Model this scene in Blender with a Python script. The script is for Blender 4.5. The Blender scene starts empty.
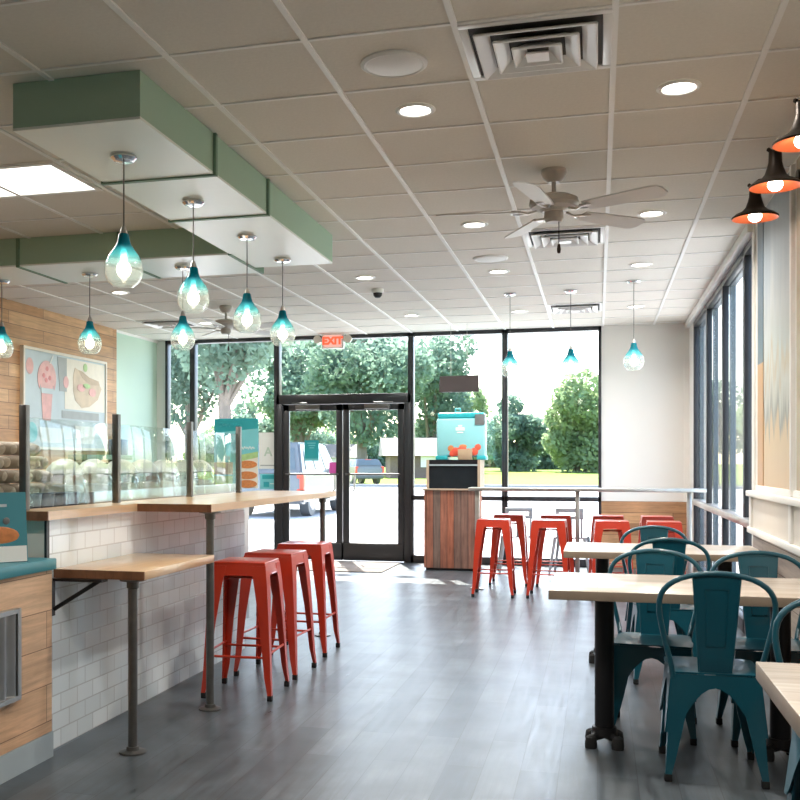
import bpy, bmesh, math, random
import numpy as np
from mathutils import Vector, Matrix
PI = math.pi
SC = bpy.context.scene
COL = SC.collection
rng = random.Random(7)

# ------------------------------------------------------------------ materials
def new_mat(name):
    m = bpy.data.materials.new(name); m.use_nodes = True
    nt = m.node_tree
    for n in list(nt.nodes):
        if n.type != 'OUTPUT_MATERIAL': nt.nodes.remove(n)
    return m, nt, nt.nodes['Material Output']

def lin(*c):
    return tuple(((v/255)/12.92 if v/255 <= .04045 else ((v/255+.055)/1.055)**2.4) for v in c) + (1,)

def principled(nt, rough=.5, metal=0, spec=.5):
    b = nt.nodes.new('ShaderNodeBsdfPrincipled')
    b.inputs['Roughness'].default_value = rough
    b.inputs['Metallic'].default_value = metal
    b.inputs['Specular IOR Level'].default_value = spec
    return b

def P(name, col, rough=.5, metal=0, var=.08, scale=6, spec=.5, bump=0, coat=0):
    """plain paint / metal / plastic with a little procedural mottling"""
    m, nt, out = new_mat(name)
    b = principled(nt, rough, metal, spec)
    tc = nt.nodes.new('ShaderNodeTexCoord')
    nz = nt.nodes.new('ShaderNodeTexNoise'); nz.inputs['Scale'].default_value = scale; nz.inputs['Detail'].default_value = 4
    nt.links.new(tc.outputs['Object'], nz.inputs['Vector'])
    mx = nt.nodes.new('ShaderNodeMix'); mx.data_type = 'RGBA'
    mx.inputs[6].default_value = tuple(v*(1-var) for v in col[:3])+(1,)
    mx.inputs[7].default_value = tuple(min(1, v*(1+var)) for v in col[:3])+(1,)
    nt.links.new(nz.outputs['Fac'], mx.inputs[0])
    nt.links.new(mx.outputs[2], b.inputs['Base Color'])
    if bump:
        bp = nt.nodes.new('ShaderNodeBump'); bp.inputs['Strength'].default_value = bump; bp.inputs['Distance'].default_value = .004
        nt.links.new(nz.outputs['Fac'], bp.inputs['Height']); nt.links.new(bp.outputs[0], b.inputs['Normal'])
    if coat: b.inputs['Coat Weight'].default_value = coat
    nt.links.new(b.outputs[0], out.inputs[0])
    return m

def emit(name, col, st):
    m, nt, out = new_mat(name)
    e = nt.nodes.new('ShaderNodeEmission'); e.inputs[0].default_value = col; e.inputs[1].default_value = st
    nt.links.new(e.outputs[0], out.inputs[0]); return m

def swizzle(nt, order):
    """object coordinates with the axes re-ordered, e.g. 'YZX' -> (y, z, x)"""
    tc = nt.nodes.new('ShaderNodeTexCoord'); sp = nt.nodes.new('ShaderNodeSeparateXYZ'); cb = nt.nodes.new('ShaderNodeCombineXYZ')
    nt.links.new(tc.outputs['Object'], sp.inputs[0])
    for i, a in enumerate(order): nt.links.new(sp.outputs['XYZ'.index(a)], cb.inputs[i])
    return cb.outputs[0]

def bricks(name, order, w, h, c1, c2, mortar, msize=.004, offset=.5, freq=2, rough=.4, grain=0, grain_axis=0, spec=.5, rough_var=0, bump=.3, bias=0, squash=1, big=0, coat=0):
    """tiles or planks: w along the first axis, h along the second"""
    m, nt, out = new_mat(name)
    v = swizzle(nt, order)
    bt = nt.nodes.new('ShaderNodeTexBrick')
    bt.offset = offset; bt.offset_frequency = freq; bt.squash = squash
    bt.inputs['Scale'].default_value = 1; bt.inputs['Brick Width'].default_value = w; bt.inputs['Row Height'].default_value = h
    bt.inputs['Mortar Size'].default_value = msize; bt.inputs['Mortar Smooth'].default_value = .1; bt.inputs['Bias'].default_value = bias
    bt.inputs['Color1'].default_value = c1; bt.inputs['Color2'].default_value = c2; bt.inputs['Mortar'].default_value = mortar
    nt.links.new(v, bt.inputs['Vector'])
    b = principled(nt, rough, 0, spec)
    src = bt.outputs['Color']
    if grain:
        mp = nt.nodes.new('ShaderNodeMapping')
        s = [14, 14, 14]; s[grain_axis] = 1.0
        mp.inputs['Scale'].default_value = s
        nt.links.new(v, mp.inputs[0])
        nz = nt.nodes.new('ShaderNodeTexNoise'); nz.inputs['Scale'].default_value = 2.2; nz.inputs['Detail'].default_value = 7; nz.inputs['Roughness'].default_value = .65
        nz.inputs['Distortion'].default_value = .6
        nt.links.new(mp.outputs[0], nz.inputs['Vector'])
        cr = nt.nodes.new('ShaderNodeMapRange'); cr.inputs[1].default_value = .25; cr.inputs[2].default_value = .75
        cr.inputs[3].default_value = 1-grain; cr.inputs[4].default_value = 1+grain
        nt.links.new(nz.outputs['Fac'], cr.inputs[0])
        mu = nt.nodes.new('ShaderNodeMix'); mu.data_type = 'RGBA'; mu.blend_type = 'MULTIPLY'; mu.inputs[0].default_value = 1
        nt.links.new(src, mu.inputs[6]); nt.links.new(cr.outputs[0], mu.inputs[7]); src = mu.outputs[2]
        if rough_var:
            rr = nt.nodes.new('ShaderNodeMapRange'); rr.inputs[3].default_value = rough-rough_var; rr.inputs[4].default_value = rough+rough_var
            nt.links.new(nz.outputs['Fac'], rr.inputs[0]); nt.links.new(rr.outputs[0], b.inputs['Roughness'])
    if big:
        n2 = nt.nodes.new('ShaderNodeTexNoise'); n2.inputs['Scale'].default_value = 3.0; n2.inputs['Detail'].default_value = 5
        nt.links.new(v, n2.inputs['Vector'])
        c2_ = nt.nodes.new('ShaderNodeMapRange'); c2_.inputs[1].default_value = .3; c2_.inputs[2].default_value = .7
        c2_.inputs[3].default_value = 1-big; c2_.inputs[4].default_value = 1+big
        nt.links.new(n2.outputs['Fac'], c2_.inputs[0])
        mu2 = nt.nodes.new('ShaderNodeMix'); mu2.data_type = 'RGBA'; mu2.blend_type = 'MULTIPLY'; mu2.inputs[0].default_value = 1
        nt.links.new(src, mu2.inputs[6]); nt.links.new(c2_.outputs[0], mu2.inputs[7]); src = mu2.outputs[2]
    nt.links.new(src, b.inputs['Base Color'])
    if bump:
        bp = nt.nodes.new('ShaderNodeBump'); bp.inputs['Strength'].default_value = bump; bp.inputs['Distance'].default_value = .003; bp.invert = True
        nt.links.new(bt.outputs['Fac'], bp.inputs['Height']); nt.links.new(bp.outputs[0], b.inputs['Normal'])
    if coat: b.inputs['Coat Weight'].default_value = coat
    nt.links.new(b.outputs[0], out.inputs[0])
    return m

def schlick(nt, f0, gain=1.0):
    lw = nt.nodes.new('ShaderNodeLayerWeight'); lw.inputs[0].default_value = .5
    pw = nt.nodes.new('ShaderNodeMath'); pw.operation = 'POWER'; pw.inputs[1].default_value = 5
    nt.links.new(lw.outputs['Facing'], pw.inputs[0])
    ma = nt.nodes.new('ShaderNodeMath'); ma.operation = 'MULTIPLY_ADD'; ma.inputs[1].default_value = (1-f0)*gain; ma.inputs[2].default_value = f0
    nt.links.new(pw.outputs[0], ma.inputs[0]); return ma.outputs[0]

def glass(name, tint=(.97, .985, .98, 1), f0=.03, gain=.8):
    m, nt, out = new_mat(name)
    t = nt.nodes.new('ShaderNodeBsdfTransparent'); t.inputs[0].default_value = tint
    g = nt.nodes.new('ShaderNodeBsdfGlossy'); g.inputs['Roughness'].default_value = .0
    mx = nt.nodes.new('ShaderNodeMixShader')
    nt.links.new(schlick(nt, f0, gain), mx.inputs[0]); nt.links.new(t.outputs[0], mx.inputs[1]); nt.links.new(g.outputs[0], mx.inputs[2])
    nt.links.new(mx.outputs[0], out.inputs[0]); return m

def pendant_glass(name):
    """blown glass dyed teal at the neck and clear at the belly"""
    m, nt, out = new_mat(name)
    tc = nt.nodes.new('ShaderNodeTexCoord'); sp = nt.nodes.new('ShaderNodeSeparateXYZ'); nt.links.new(tc.outputs['Object'], sp.inputs[0])
    nz = nt.nodes.new('ShaderNodeTexNoise'); nz.inputs['Scale'].default_value = 40; nt.links.new(tc.outputs['Object'], nz.inputs['Vector'])
    mr = nt.nodes.new('ShaderNodeMapRange'); mr.inputs[1].default_value = .0; mr.inputs[2].default_value = .10
    ad = nt.nodes.new('ShaderNodeMath'); ad.operation = 'MULTIPLY_ADD'; ad.inputs[1].default_value = .02
    nt.links.new(nz.outputs['Fac'], ad.inputs[0]); nt.links.new(sp.outputs[2], ad.inputs[2]); nt.links.new(ad.outputs[0], mr.inputs[0])
    cr = nt.nodes.new('ShaderNodeValToRGB')
    cr.color_ramp.elements[0].color = (.93, .96, .95, 1); cr.color_ramp.elements[1].color = (.0, .30, .40, 1)
    e = cr.color_ramp.elements.new(.45); e.color = (.30, .70, .74, 1)
    nt.links.new(mr.outputs[0], cr.inputs[0])
    t = nt.nodes.new('ShaderNodeBsdfTransparent'); nt.links.new(cr.outputs[0], t.inputs[0])
    g = nt.nodes.new('ShaderNodeBsdfGlossy'); g.inputs['Roughness'].default_value = .05
    d = nt.nodes.new('ShaderNodeBsdfDiffuse'); nt.links.new(cr.outputs[0], d.inputs[0])
    tr = nt.nodes.new('ShaderNodeBsdfTranslucent'); nt.links.new(cr.outputs[0], tr.inputs[0])
    dt = nt.nodes.new('ShaderNodeMixShader'); dt.inputs[0].default_value = .5; nt.links.new(d.outputs[0], dt.inputs[1]); nt.links.new(tr.outputs[0], dt.inputs[2])
    m1 = nt.nodes.new('ShaderNodeMixShader')
    mm = nt.nodes.new('ShaderNodeMapRange'); mm.inputs[3].default_value = .075; mm.inputs[4].default_value = .85; nt.links.new(mr.outputs[0], mm.inputs[0])
    nt.links.new(mm.outputs[0], m1.inputs[0]); nt.links.new(t.outputs[0], m1.inputs[1]); nt.links.new(dt.outputs[0], m1.inputs[2])
    m2 = nt.nodes.new('ShaderNodeMixShader'); nt.links.new(schlick(nt, .05), m2.inputs[0]); nt.links.new(m1.outputs[0], m2.inputs[1]); nt.links.new(g.outputs[0], m2.inputs[2])
    nt.links.new(m2.outputs[0], out.inputs[0]); return m

def leaf_mat(name, c1, c2):
    m, nt, out = new_mat(name)
    tc = nt.nodes.new('ShaderNodeTexCoord')
    nz = nt.nodes.new('ShaderNodeTexNoise'); nz.inputs['Scale'].default_value = .35; nz.inputs['Detail'].default_value = 6; nt.links.new(tc.outputs['Object'], nz.inputs['Vector'])
    mr = nt.nodes.new('ShaderNodeMapRange'); mr.inputs[1].default_value = .3; mr.inputs[2].default_value = .7; nt.links.new(nz.outputs['Fac'], mr.inputs[0])
    mx = nt.nodes.new('ShaderNodeMix'); mx.data_type = 'RGBA'; mx.inputs[6].default_value = c1; mx.inputs[7].default_value = c2; nt.links.new(mr.outputs[0], mx.inputs[0])
    d = nt.nodes.new('ShaderNodeBsdfDiffuse'); tr = nt.nodes.new('ShaderNodeBsdfTranslucent')
    nt.links.new(mx.outputs[2], d.inputs[0]); nt.links.new(mx.outputs[2], tr.inputs[0])
    s = nt.nodes.new('ShaderNodeMixShader'); s.inputs[0].default_value = .5; nt.links.new(d.outputs[0], s.inputs[1]); nt.links.new(tr.outputs[0], s.inputs[2])
    nt.links.new(s.outputs[0], out.inputs[0]); return m

M = {}
M['floor'] = bricks('floor_vinyl_plank', 'YXZ', 1.22, .16, (.046, .057, .066, 1), (.088, .103, .114, 1), (.035, .038, .042, 1), .002, .37, 2, rough=.34, grain=.65, grain_axis=0, rough_var=.15, bump=.2, big=.4, spec=.5)
M['tile'] = P('ceiling_tile', (.75, .715, .65, 1), .95, var=.06, scale=60, bump=.25, spec=.1)
M['tbar'] = P('ceiling_bar', (.86, .85, .82, 1), .5, var=.02)
M['subway'] = bricks('subway_tile', 'YZX', .155, .082, (.67, .73, .74, 1), (.80, .85, .86, 1), (.54, .56, .56, 1), .003, .5, 2, rough=.13, bump=.5, spec=.6)
M['white_wall'] = P('white_wall_paint', (.80, .785, .745, 1), .6, var=.02, scale=3)
M['mint_wall'] = P('mint_wall_paint', (.56, .74, .63, 1), .55, var=.03, scale=3)
M['beige_wall'] = P('beige_wall_paint', (.70, .65, .58, 1), .6, var=.03)
M['pine'] = bricks('pine_boards', 'YZX', 1.7, .14, (.44, .225, .10, 1), (.60, .36, .19, 1), (.14, .06, .03, 1), .003, .41, 2, rough=.5, grain=.30, grain_axis=0, bump=.3, big=.14)
M['pine_front'] = bricks('pine_counter_boards', 'YZX', 1.35, .165, (.52, .31, .18, 1), (.66, .45, .29, 1), (.2, .11, .06, 1), .002, .37, 2, rough=.45, grain=.34, grain_axis=0, bump=.3, big=.14)
M['pine_back'] = bricks('pine_wainscot', 'XZY', 1.5, .14, (.36, .18, .085, 1), (.50, .28, .14, 1), (.12, .06, .03, 1), .003, .4, 2, rough=.5, grain=.35, grain_axis=0, bump=.3, big=.2)
M['grey_wood'] = bricks('grey_wood_boards', 'YZX', 1.6, .16, (.36, .30, .25, 1), (.48, .41, .34, 1), (.12, .1, .08, 1), .003, .4, 2, rough=.5, grain=.3, grain_axis=0)
M['reclaimed'] = bricks('reclaimed_boards', 'ZXY', 2.2, .085, (.36, .12, .065, 1), (.15, .11, .09, 1), (.04, .03, .02, 1), .003, .3, 3, rough=.6, grain=.5, grain_axis=0, big=.3)
M['butcher'] = bricks('butcher_block', 'YXZ', .6, .045, (.55, .35, .19, 1), (.64, .43, .25, 1), (.50, .31, .17, 1), .0008, .4, 2, rough=.28, grain=.16, grain_axis=0, bump=.05, spec=.6, coat=.3)
M['butcher_edge'] = bricks('butcher_block_edge', 'YXZ', .6, .045, (.20, .085, .04, 1), (.25, .11, .055, 1), (.18, .08, .04, 1), .0008, .4, 2, rough=.4, grain=.2, grain_axis=0, bump=.05)
M['tabletop'] = bricks('pale_laminate_boards', 'XYZ', .9, .10, (.50, .425, .35, 1), (.60, .52, .435, 1), (.44, .37, .30, 1), .0012, .4, 2, rough=.26, grain=.20, grain_axis=0, bump=.05, spec=.6)
M['table_edge'] = P('table_edge', (.34, .265, .20, 1), .45, var=.2, scale=9)
M['green'] = P('soffit_green', (.37, .53, .41, 1), .45, var=.04, scale=2)
M['green_dark'] = P('soffit_band_green', (.15, .26, .18, 1), .5, var=.04)
M['soffit_white'] = P('soffit_underside', (.88, .93, .88, 1), .3, var=.02, scale=2)
M['alu_dark'] = P('dark_bronze_aluminium', (.035, .036, .04, 1), .35, .3, var=.1)
M['alu_sky_lit'] = P('sky_lit_aluminium', (.30, .36, .40, 1), .35, .2, var=.05)  # outer half of the side window frames, skylight painted into the paler blue
M['black'] = P('black_metal', (.012, .012, .014, 1), .4, .3, var=.1)
M['rubber'] = P('black_rubber', (.012, .012, .012, 1), .8)
M['steel'] = P('brushed_steel', (.52, .50, .47, 1), .32, 1, var=.06, scale=30)
M['pipe'] = P('weathered_steel_pipe', (.17, .165, .155, 1), .42, .85, var=.2, scale=25)
M['rail_steel'] = P('galvanised_rail', (.55, .53, .50, 1), .35, .9, var=.15, scale=12)
M['chrome'] = P('chrome', (.75, .75, .75, 1), .12, 1, var=.02)
M['red'] = P('red_orange_paint', (.50, .036, .014, 1), .30, 0, var=.05, coat=.4)
M['teal'] = P('teal_paint', (.005, .08, .118, 1), .30, 0, var=.08, coat=.4)
M['teal_counter'] = P('teal_laminate', (.035, .22, .27, 1), .4, var=.05)
M['kick'] = P('grey_kickboard', (.36, .42, .45, 1), .5, var=.08)
M['corrugated'] = P('corrugated_steel', (.5, .52, .54, 1), .3, .9, var=.15, scale=10)
M['white_plastic'] = P('white_plastic', (.8, .79, .76, 1), .45, var=.02)
M['fan_white'] = P('fan_taupe_paint', (.47, .44, .40, 1), .4, var=.03)
M['fan_blade'] = P('fan_blade_white', (.72, .71, .69, 1), .45, var=.05)
M['vent'] = P('vent_white_metal', (.82, .81, .79, 1), .35, .1, var=.02)
M['vent_dark'] = P('vent_duct', (.08, .075, .07, 1), .7)
M['copper_in'] = P('orange_enamel', (.75, .17, .06, 1), .35, .2, var=.05)
M['bronze'] = P('dark_bronze', (.045, .035, .028, 1), .4, .7, var=.15)
M['glass'] = glass('window_glass')
M['guard'] = glass('sneeze_guard_glass', (.90, .955, .94, 1), .07, .9)
M['jar'] = glass('jar_glass', (.80, .83, .80, 1), .08, .9)
M['pendant'] = pendant_glass('teal_ombre_glass')
M['bulb'] = emit('lit_bulb', (1, .88, .70, 1), 10)
M['bulb2'] = emit('lit_lamp_bulb', (1, .90, .76, 1), 10)
M['lens'] = emit('lit_downlight_lens', (1, .95, .87, 1), 7)
M['panel'] = emit('lit_troffer_diffuser', (1, .97, .91, 1), 1.6)
M['exit_red'] = emit('exit_letters', (1, .10, .045, 1), 1.0)
M['exit_face'] = emit('exit_face', (1, .55, .45, 1), .55)
M['cardboard'] = P('kraft_paper', (.42, .30, .19, 1), .85, var=.15)
M['wrap'] = P('brown_wrap_paper', (.40, .335, .26, 1), .75, var=.3, scale=18, bump=.6)
M['aqua'] = P('aqua_plastic', (.28, .62, .65, 1), .25, var=.06, scale=4)
M['aqua_dark'] = P('teal_plastic', (.03, .42, .47, 1), .3, var=.05)
M['berry'] = P('strawberry_print', (.78, .11, .06, 1), .5, var=.2, scale=20)
M['orange_food'] = P('crispy_food_print', (.62, .22, .07, 1), .5, var=.45, scale=40)
M['leaf_print'] = P('green_print', (.40, .58, .25, 1), .5, var=.3, scale=15)
M['sage_print'] = P('sage_print', (.50, .60, .50, 1), .5, var=.1)
M['jar_lid'] = P('frosted_jar_lid', (.40, .41, .37, 1), .35, var=.25, scale=14)
M['berry_pale'] = P('pale_berry_print', (.66, .22, .22, 1), .5, var=.2, scale=20)
M['cream_tan'] = P('toast_print', (.60, .47, .34, 1), .5, var=.25, scale=10)
M['cream'] = P('cream_print', (.78, .72, .62, 1), .5, var=.1, scale=12)
M['pale_blue'] = P('pale_blue_print', (.50, .58, .62, 1), .5, var=.12, scale=5)
M['grey_print'] = P('grey_print', (.36, .38, .38, 1), .5, var=.2, scale=7)
M['pink_print'] = P('smoothie_pink_print', (.72, .40, .38, 1), .5, var=.25, scale=12)
M['paper'] = P('white_paper', (.80, .80, .77, 1), .6, var=.03)
M['aqua_print'] = P('aqua_print', (.20, .58, .62, 1), .5, var=.1, scale=4)
M['teal_print'] = P('teal_print', (.02, .34, .38, 1), .5, var=.06)
M['yellow_print'] = P('yellow_print', (.80, .80, .12, 1), .5)
M['magenta'] = P('magenta_sticker', (.68, .10, .42, 1), .5, var=.03)
M['grey_chair'] = P('grey_moulded_plastic', (.27, .29, .31, 1), .45, var=.05)
M['screen'] = P('black_screen', (.012, .016, .02, 1), .25, var=.3, scale=5)
M['monitor'] = P('charcoal_plastic', (.045, .035, .035, 1), .6, var=.1)
M['box_wood'] = P('box_wood', (.50, .38, .27, 1), .55, var=.2, scale=14)
M['mural_sky'] = P('mural_blue', (.34, .41, .46, 1), .35, var=.16, scale=1.3)
M['mural_tower'] = P('mural_tower_grey', (.42, .42, .41, 1), .35, var=.25, scale=5)
M['mural_tan'] = P('mural_tan', (.62, .42, .22, 1), .35, var=.14, scale=3)
M['mural_amber'] = P('mural_amber', (.50, .25, .08, 1), .35, var=.15, scale=3)
M['mural_dark'] = P('mural_charcoal', (.16, .17, .17, 1), .35, var=.3, scale=8)
M['mural_navy'] = P('mural_navy', (.07, .12, .17, 1), .35, var=.25, scale=2)
def mural_mat():
    m, nt, out = new_mat('mural_print'); b = principled(nt, .35)
    tc = nt.nodes.new('ShaderNodeTexCoord'); sp = nt.nodes.new('ShaderNodeSeparateXYZ'); nt.links.new(tc.outputs['Object'], sp.inputs[0])
    mp = nt.nodes.new('ShaderNodeMapping'); mp.inputs['Scale'].default_value = (1, 9, .55); nt.links.new(tc.outputs['Object'], mp.inputs[0])
    vz = nt.nodes.new('ShaderNodeTexNoise'); vz.inputs['Scale'].default_value = 1.0; vz.inputs['Detail'].default_value = 5; nt.links.new(mp.outputs[0], vz.inputs['Vector'])
    off = nt.nodes.new('ShaderNodeMath'); off.operation = 'MULTIPLY_ADD'; off.inputs[1].default_value = 1.0
    nt.links.new(vz.outputs['Fac'], off.inputs[0]); nt.links.new(sp.outputs[2], off.inputs[2])
    mr = nt.nodes.new('ShaderNodeMapRange'); mr.inputs[1].default_value = 1.66; mr.inputs[2].default_value = 3.5; nt.links.new(off.outputs[0], mr.inputs[0])
    cr = nt.nodes.new('ShaderNodeValToRGB'); el_ = cr.color_ramp.elements
    el_[0].color = (.55, .37, .19, 1); el_[1].color = (.25, .31, .36, 1)
    for p_, c_ in ((.20, (.56, .40, .22, 1)), (.245, (.20, .20, .19, 1)), (.30, (.42, .41, .37, 1)), (.36, (.50, .50, .47, 1)), (.42, (.46, .36, .25, 1)), (.47, (.44, .46, .45, 1)), (.62, (.47, .50, .51, 1)), (.8, (.33, .39, .44, 1))):
        e_ = el_.new(p_); e_.color = c_
    nt.links.new(mr.outputs[0], cr.inputs[0]); nt.links.new(cr.outputs[0], b.inputs['Base Color']); nt.links.new(b.outputs[0], out.inputs[0]); return m
M['mural_print'] = mural_mat()
M['mural_brown'] = P('mural_brown', (.40, .29, .19, 1), .4, var=.2, scale=2)
M['asphalt'] = P('sunlit_concrete', (.48, .48, .475, 1), .85, var=.1, scale=.6)
M['curb'] = P('curb_concrete', (.25, .26, .27, 1), .85, var=.1, scale=.8)
M['lawn'] = P('mown_grass', (.155, .215, .035, 1), .9, var=.1, scale=.25, spec=.1)
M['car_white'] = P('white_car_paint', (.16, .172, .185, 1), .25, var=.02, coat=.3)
M['car_glass'] = P('tinted_car_glass', (.12, .15, .165, 1), .12, var=.2, scale=2)
M['car_dark'] = P('car_trim', (.10, .11, .12, 1), .5)
M['tail'] = P('tail_light_red', (.75, .08, .04, 1), .3)
M['bark'] = P('bark', (.22, .18, .15, 1), .9, var=.3, scale=3)
M['brick'] = P('house_brick', (.20, .14, .12, 1), .9, var=.2, scale=4)
M['roof'] = P('pale_shingle', (.20, .19, .185, 1), .9, var=.15, scale=2)
LEAF = [leaf_mat('leaves_deep', (.12, .19, .155, 1), (.23, .32, .24, 1)), leaf_mat('leaves_teal', (.145, .235, .19, 1), (.28, .385, .285, 1)), leaf_mat('leaves_light', (.24, .335, .19, 1), (.385, .48, .265, 1))]

# ------------------------------------------------------------------ mesh tools
class MB:
    """collects shapes in one bmesh; build() links them as ONE mesh object"""
    def __init__(s, mats=None): s.bm = bmesh.new(); s.mi = 0
    def _mark(s, faces):
        for f in faces: f.material_index = s.mi
    def box(s, x0, x1, y0, y1, z0, z1, bev=0, seg=2):
        r = bmesh.ops.create_cube(s.bm, size=1)
        vs = r['verts']
        for v in vs:
            v.co = Vector(((x0+x1)/2+v.co.x*(x1-x0), (y0+y1)/2+v.co.y*(y1-y0), (z0+z1)/2+v.co.z*(z1-z0)))
        fs = set(f for v in vs for f in v.link_faces)
        s._mark(fs)
        if bev:
            es = set(e for v in vs for e in v.link_edges)
            rb = bmesh.ops.bevel(s.bm, geom=list(es), offset=bev, segments=seg, profile=.5, affect='EDGES')
            s._mark(rb['faces'])
        return s
    def hexa(s, bot, top):
        """eight-cornered solid from two rings of equal length"""
        n = len(bot)
        a = [s.bm.verts.new(p) for p in bot]; b = [s.bm.verts.new(p) for p in top]
        fs = [s.bm.faces.new(a[::-1]), s.bm.faces.new(b)]
        for i in range(n): fs.append(s.bm.faces.new((a[i], a[(i+1) % n], b[(i+1) % n], b[i])))
        s._mark(fs); return s
    def prism(s, pts, axis, a, b):
        """extrude a 2-D outline along axis from a to b; outline axes follow in cyclic xyz order without the axis (x:yz, y:xz, z:xy)"""
        def mk(p, t):
            return {'x': (t, p[0], p[1]), 'y': (p[0], t, p[1]), 'z': (p[0], p[1], t)}[axis]
        s.hexa([mk(p, a) for p in pts], [mk(p, b) for p in pts]); return s
    def cyl(s, p, q, r, r2=None, n=12, caps=True):
        p, q = Vector(p), Vector(q); r2 = r if r2 is None else r2
        d = (q-p).normalized(); up = Vector((0, 0, 1)) if abs(d.z) < .9 else Vector((1, 0, 0))
        u = d.cross(up).normalized(); v = d.cross(u)
        a = [s.bm.verts.new(p+(u*math.cos(t)+v*math.sin(t))*r) for t in [2*PI*i/n for i in range(n)]]
        b = [s.bm.verts.new(q+(u*math.cos(t)+v*math.sin(t))*r2) for t in [2*PI*i/n for i in range(n)]]
        fs = [s.bm.faces.new((a[i], a[(i+1) % n], b[(i+1) % n], b[i])) for i in range(n)]
        if caps: fs += [s.bm.faces.new(a[::-1]), s.bm.faces.new(b)]
        s._mark(fs); return s
    def lathe(s, prof, c=(0, 0, 0), n=24, close=False):
        c = Vector(c); rings = []
        for r, z in prof:
            if r < 1e-5: rings.append([s.bm.verts.new(c+Vector((0, 0, z)))])
            else: rings.append([s.bm.verts.new(c+Vector((r*math.cos(2*PI*i/n), r*math.sin(2*PI*i/n), z))) for i in range(n)])
        fs = []
        for A, B in zip(rings, rings[1:]):
            for i in range(n):
                j = (i+1) % n
                if len(A) == 1 and len(B) == 1: continue
                if len(A) == 1: fs.append(s.bm.faces.new((A[0], B[j], B[i])))
                elif len(B) == 1: fs.append(s.bm.faces.new((A[i], A[j], B[0])))
                else: fs.append(s.bm.faces.new((A[i], A[j], B[j], B[i])))
        s._mark(fs); return s
    def tube(s, pts, r, n=8, closed=False):
        pts = [Vector(p) for p in pts]; rings = []
        N = len(pts); prev = None
        for i, p in enumerate(pts):
            if closed: d = (pts[(i+1) % N]-pts[i-1]).normalized()
            else: d = (pts[min(i+1, N-1)]-pts[max(i-1, 0)]).normalized()
            if prev is None:
                up = Vector((0, 0, 1)) if abs(d.z) < .9 else Vector((0, 1, 0)); u = d.cross(up).normalized()
            else: u = (prev-d*prev.dot(d)).normalized()
            prev = u; v = d.cross(u)
            rr = r[i] if isinstance(r, (list, tuple)) else r
            rings.append([s.bm.verts.new(p+(u*math.cos(t)+v*math.sin(t))*rr) for t in [2*PI*k/n for k in range(n)]])
        fs = []
        for i in range(N if closed else N-1):
            A, B = rings[i], rings[(i+1) % N]
            for k in range(n): fs.append(s.bm.faces.new((A[k], A[(k+1) % n], B[(k+1) % n], B[k])))
        if not closed: fs += [s.bm.faces.new(rings[0][::-1]), s.bm.faces.new(rings[-1])]
        s._mark(fs); return s
    def ball(s, c, r, sx=1, sy=1, sz=1, sub=2):
        rr = bmesh.ops.create_icosphere(s.bm, subdivisions=sub, radius=r)
        for v in rr['verts']: v.co = Vector((c[0]+v.co.x*sx, c[1]+v.co.y*sy, c[2]+v.co.z*sz))
        s._mark(set(f for v in rr['verts'] for f in v.link_faces)); return s
    def build(s, name, mats, parent=None, loc=None, smooth=30):
        bmesh.ops.recalc_face_normals(s.bm, faces=s.bm.faces)
        me = bpy.data.meshes.new(name); s.bm.to_mesh(me); s.bm.free()
        for m in (mats if isinstance(mats, (list, tuple)) else [mats]): me.materials.append(M[m] if isinstance(m, str) else m)
        if smooth:
            me.polygons.foreach_set('use_smooth', [True]*len(me.polygons)); me.set_sharp_from_angle(angle=math.radians(smooth))
        o = bpy.data.objects.new(name, me); COL.objects.link(o)
        if parent: o.parent = parent
        if loc: o.location = loc
        return o

def tag(o, label=None, cat=None, group=None, kind=None):
    if label: o['label'] = label
    if cat: o['category'] = cat
    if group: o['group'] = group
    if kind: o['kind'] = kind
    return o

def thing(name, label, cat, loc=(0, 0, 0), rz=0, group=None):
    o = bpy.data.objects.new(name, None); COL.objects.link(o)
    o.empty_display_size = .1; o.location = loc; o.rotation_euler = (0, 0, rz)
    return tag(o, label, cat, group)

def dup(root, loc, rz=0, label=None, group=None):
    kids = {}
    r = root.copy(); COL.objects.link(r); r.location = loc; r.rotation_euler = (0, 0, rz)
    if label: r['label'] = label
    if group: r['group'] = group
    for ch in list(root.children):
        c = ch.copy(); COL.objects.link(c); c.parent = r
        for g in list(ch.children):
            d = g.copy(); COL.objects.link(d); d.parent = c
    return r

def struct(name, mb, mats, parent=None, smooth=30):
    o = mb.build(name, mats, parent, smooth=smooth)
    if not parent: o['kind'] = 'structure'
    return o

def text(name, body, size, mat, parent, loc, rot, ext=.001, bold=0):
    c = bpy.data.curves.new(name, 'FONT'); c.body = body; c.size = size; c.align_x = 'CENTER'; c.align_y = 'CENTER'; c.extrude = ext; c.offset = bold
    c.materials.append(M[mat])
    tmp = bpy.data.objects.new(name+'_curve', c); COL.objects.link(tmp)
    bpy.context.view_layer.update()
    me = bpy.data.meshes.new_from_object(tmp.evaluated_get(bpy.context.evaluated_depsgraph_get()))
    bpy.data.objects.remove(tmp)
    o = bpy.data.objects.new(name, me); COL.objects.link(o); o.parent = parent; o.location = loc; o.rotation_euler = rot
    return o

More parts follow.
